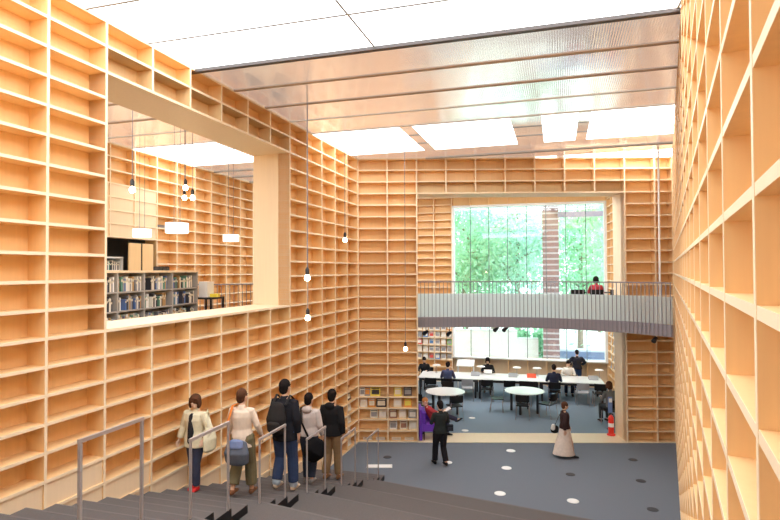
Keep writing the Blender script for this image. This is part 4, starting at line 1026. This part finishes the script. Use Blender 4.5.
# 6 man standing on the floor
ps = walk('L', .15, 0, .05); ps['elR'] = (.24, .03, 1.13); ps['wrR'] = (.16, .22, 1.08); ps['elL'] = (-.24, .03, 1.13); ps['wrL'] = (-.12, .24, 1.10)
w6, h6_, q6 = place(440.5, 465.5, 399, WALKDIR+.6, ps, 'person in dark shirt and black trousers walking on the grey floor by the purple chair', top=(.03, .036, .036), pants=(.02, .018, .022), shoe=(.012, .012, .014), hair='short', top_len=.04, loose=.008)
m = MB(); m.box(-.08, .08, -.10, .02, 0, .14); m.box(-.06, .06, -.125, -.10, .02, .10, 1); o = m.build('waist_bag', [cloth((.02, .02, .025)), cloth((.04, .04, .05))], loc=w6.location); o.location = (w6.location.x+.24, w6.location.y+.02, .88); o['label'] = 'small black pouch at the hip of the person walking by the purple chair'; o['category'] = 'bag'
# 7 reader on the purple chair
ps = sit(.37, -.32); ps['knR'] = (.05, .38, .66); ps['anR'] = (-.06, .68, .52); ps['toR'] = (-.07, .80, .54); ps['wrR'] = (.10, .22, .80); ps['wrL'] = (-.10, .22, .80)
w7 = person('person', (PC.x+.10, PC.y-.02, .015), 1.56, -PI/2+.12, ps, 'person in a red top sitting with crossed legs reading on the purple chair', top=(.45, .05, .06), pants=(.05, .05, .09), shoe=(.02, .02, .025), hair='shaved', hairm=cloth((.55, .25, .10)), skin=SKIN2, pitch=.45)
m = MB(); m.box(-.12, 0, 0, .17, -.004, .012); m.box(0, .12, 0, .17, -.004, .012); o = m.build('open_book', M['white'], loc=(PC.x+.36, PC.y-.02, .79)); o.rotation_euler = (.5, 0, -PI/2+.12); tag(o, 'open white book in the hands of the reader on the purple chair', 'book')
# 8 woman walking right
ps = walk('R', .22, 0, .10)
w8, h8_, q8 = place(565, 457.5, 400.5, -PI/2+.05, ps, 'person in dark brown jacket and long cream skirt walking across the floor', top=(.05, .028, .028), pants=(.80, .70, .62), shoe=(.03, .03, .035), hair='short', hairm=HAIRB, skirt=True, coat=.012)
held('handbag', 'black and white handbag behind the person in the long cream skirt', 'bag', w8, 1, [('bag_body', 'blob', [[((-.05, -.30, .80), .07, .12), ((-.05, -.30, .92), .07, .13)]], cloth((.02, .02, .022))), ('white_pocket', 'blob', [[((.02, -.38, .90), .06, .07), ((.02, -.36, 1.0), .05, .06)]], cloth((.75, .75, .72))), ('strap', .012, [(-.05, -.28, 1.0), (-.12, -.12, 1.28), (-.14, .0, 1.46)], M['black'])])
# reading room
def seated(px, back, heading, H, label, **kw):
    c = along(lf[0], LQ, on_l(px, back), LN, back)
    return person('person', (c[0], c[1], 0), H, heading, sit(.47, kw.pop('lean', .12)), label, near=False, **kw)
seated(447, -.22, lang, 1.72, 'person in a dark blue shirt seated at the left of the long table', top=(.07, .085, .17), pants=(.03, .035, .06), pitch=.3)
seated(553, -.22, lang, 1.75, 'person in a dark jacket seated at the near side, right of the round table', top=(.03, .035, .065), pants=(.10, .16, .26), pitch=.3)
s9 = seated(487, 1.52, lang+PI, 1.68, 'person in black reading an open book, facing the camera across the long table', top=(.02, .02, .022), pants=(.02, .02, .03), hair='bob', pitch=.4)
c = along(lf[0], LQ, on_l(487, 1.05), LN, 1.05); m = MB(); m.box(-.16, 0, -.02, .2, 0, .014); m.box(0, .16, -.02, .2, 0, .014); o = m.build('open_book', M['white'], loc=(c[0], c[1], .80), rz=lang); o.rotation_euler.x = .5; tag(o, 'open white book before the reader in black at the long table', 'book')
seated(567, 1.50, lang+PI, 1.66, 'person in a white shirt seated across the long table, below the standing person', top=(.80, .78, .72), pants=(.02, .025, .05), pitch=.35)
seated(424, 1.50, lang+PI, 1.62, 'person in black at the far left end of the long table', top=(.02, .022, .025), pants=(.02, .02, .02), pitch=.35)
c = along(lf[0], LQ, on_l(576, 2.25), LN, 2.25)
ps = stand(); ps['elR'] = (.33, .05, 1.18); ps['elL'] = (-.33, .05, 1.18); ps['wrR'] = (.22, .20, 1.05); ps['wrL'] = (-.22, .20, 1.05)
person('person', (c[0], c[1], 0), 1.64, lang, ps, 'person in a dark jacket standing at the window of the lower reading room', top=(.03, .032, .045), pants=(.05, .09, .20), near=False, pitch=.3, hair='short', coat=.02)
q = atY(611.5, 440, 18.6); 
c = atY(608.6, 400, 17.75); chair(c.x+.05, c.y-.03, .2, 'black chair half hidden behind the right side of the opening', 'single chair by the right jamb'); person('person', (c.x+.05, c.y-.03, 0), 1.66, .2, sit(.47, .1), 'brown haired seated person half hidden behind the right side of the opening', top=(.16, .17, .18), pants=(.06, .065, .07), hair='bob', hairm=HAIRB, near=False)
c_, s_ = math.cos(-.26), math.sin(-.26)
person('person', (UP.x-.05*c_, UP.y-.05*s_+.0, BZ), 1.52, -.26, sit(.47, .10), 'person in a red checked shirt seated upstairs behind the railing', top=(.42, .05, .07), pants=(.05, .05, .08), hair='bob', near=False, pitch=.3)


# ------------------------------------------------------------------ world & render
w = bpy.data.worlds.new('world'); bpy.context.scene.world = w; w.use_nodes = True
bg = w.node_tree.nodes['Background']; bg.inputs[0].default_value = (.86, .94, 1.0, 1); bg.inputs[1].default_value = 4.0
sc = bpy.context.scene
sc.view_settings.view_transform = 'Standard'; sc.view_settings.look = 'None'; sc.view_settings.gamma = 1
sc.view_settings.exposure = .50
sc.cycles.max_bounces = 10; sc.cycles.diffuse_bounces = 6; sc.cycles.glossy_bounces = 4; sc.cycles.sample_clamp_indirect = 6
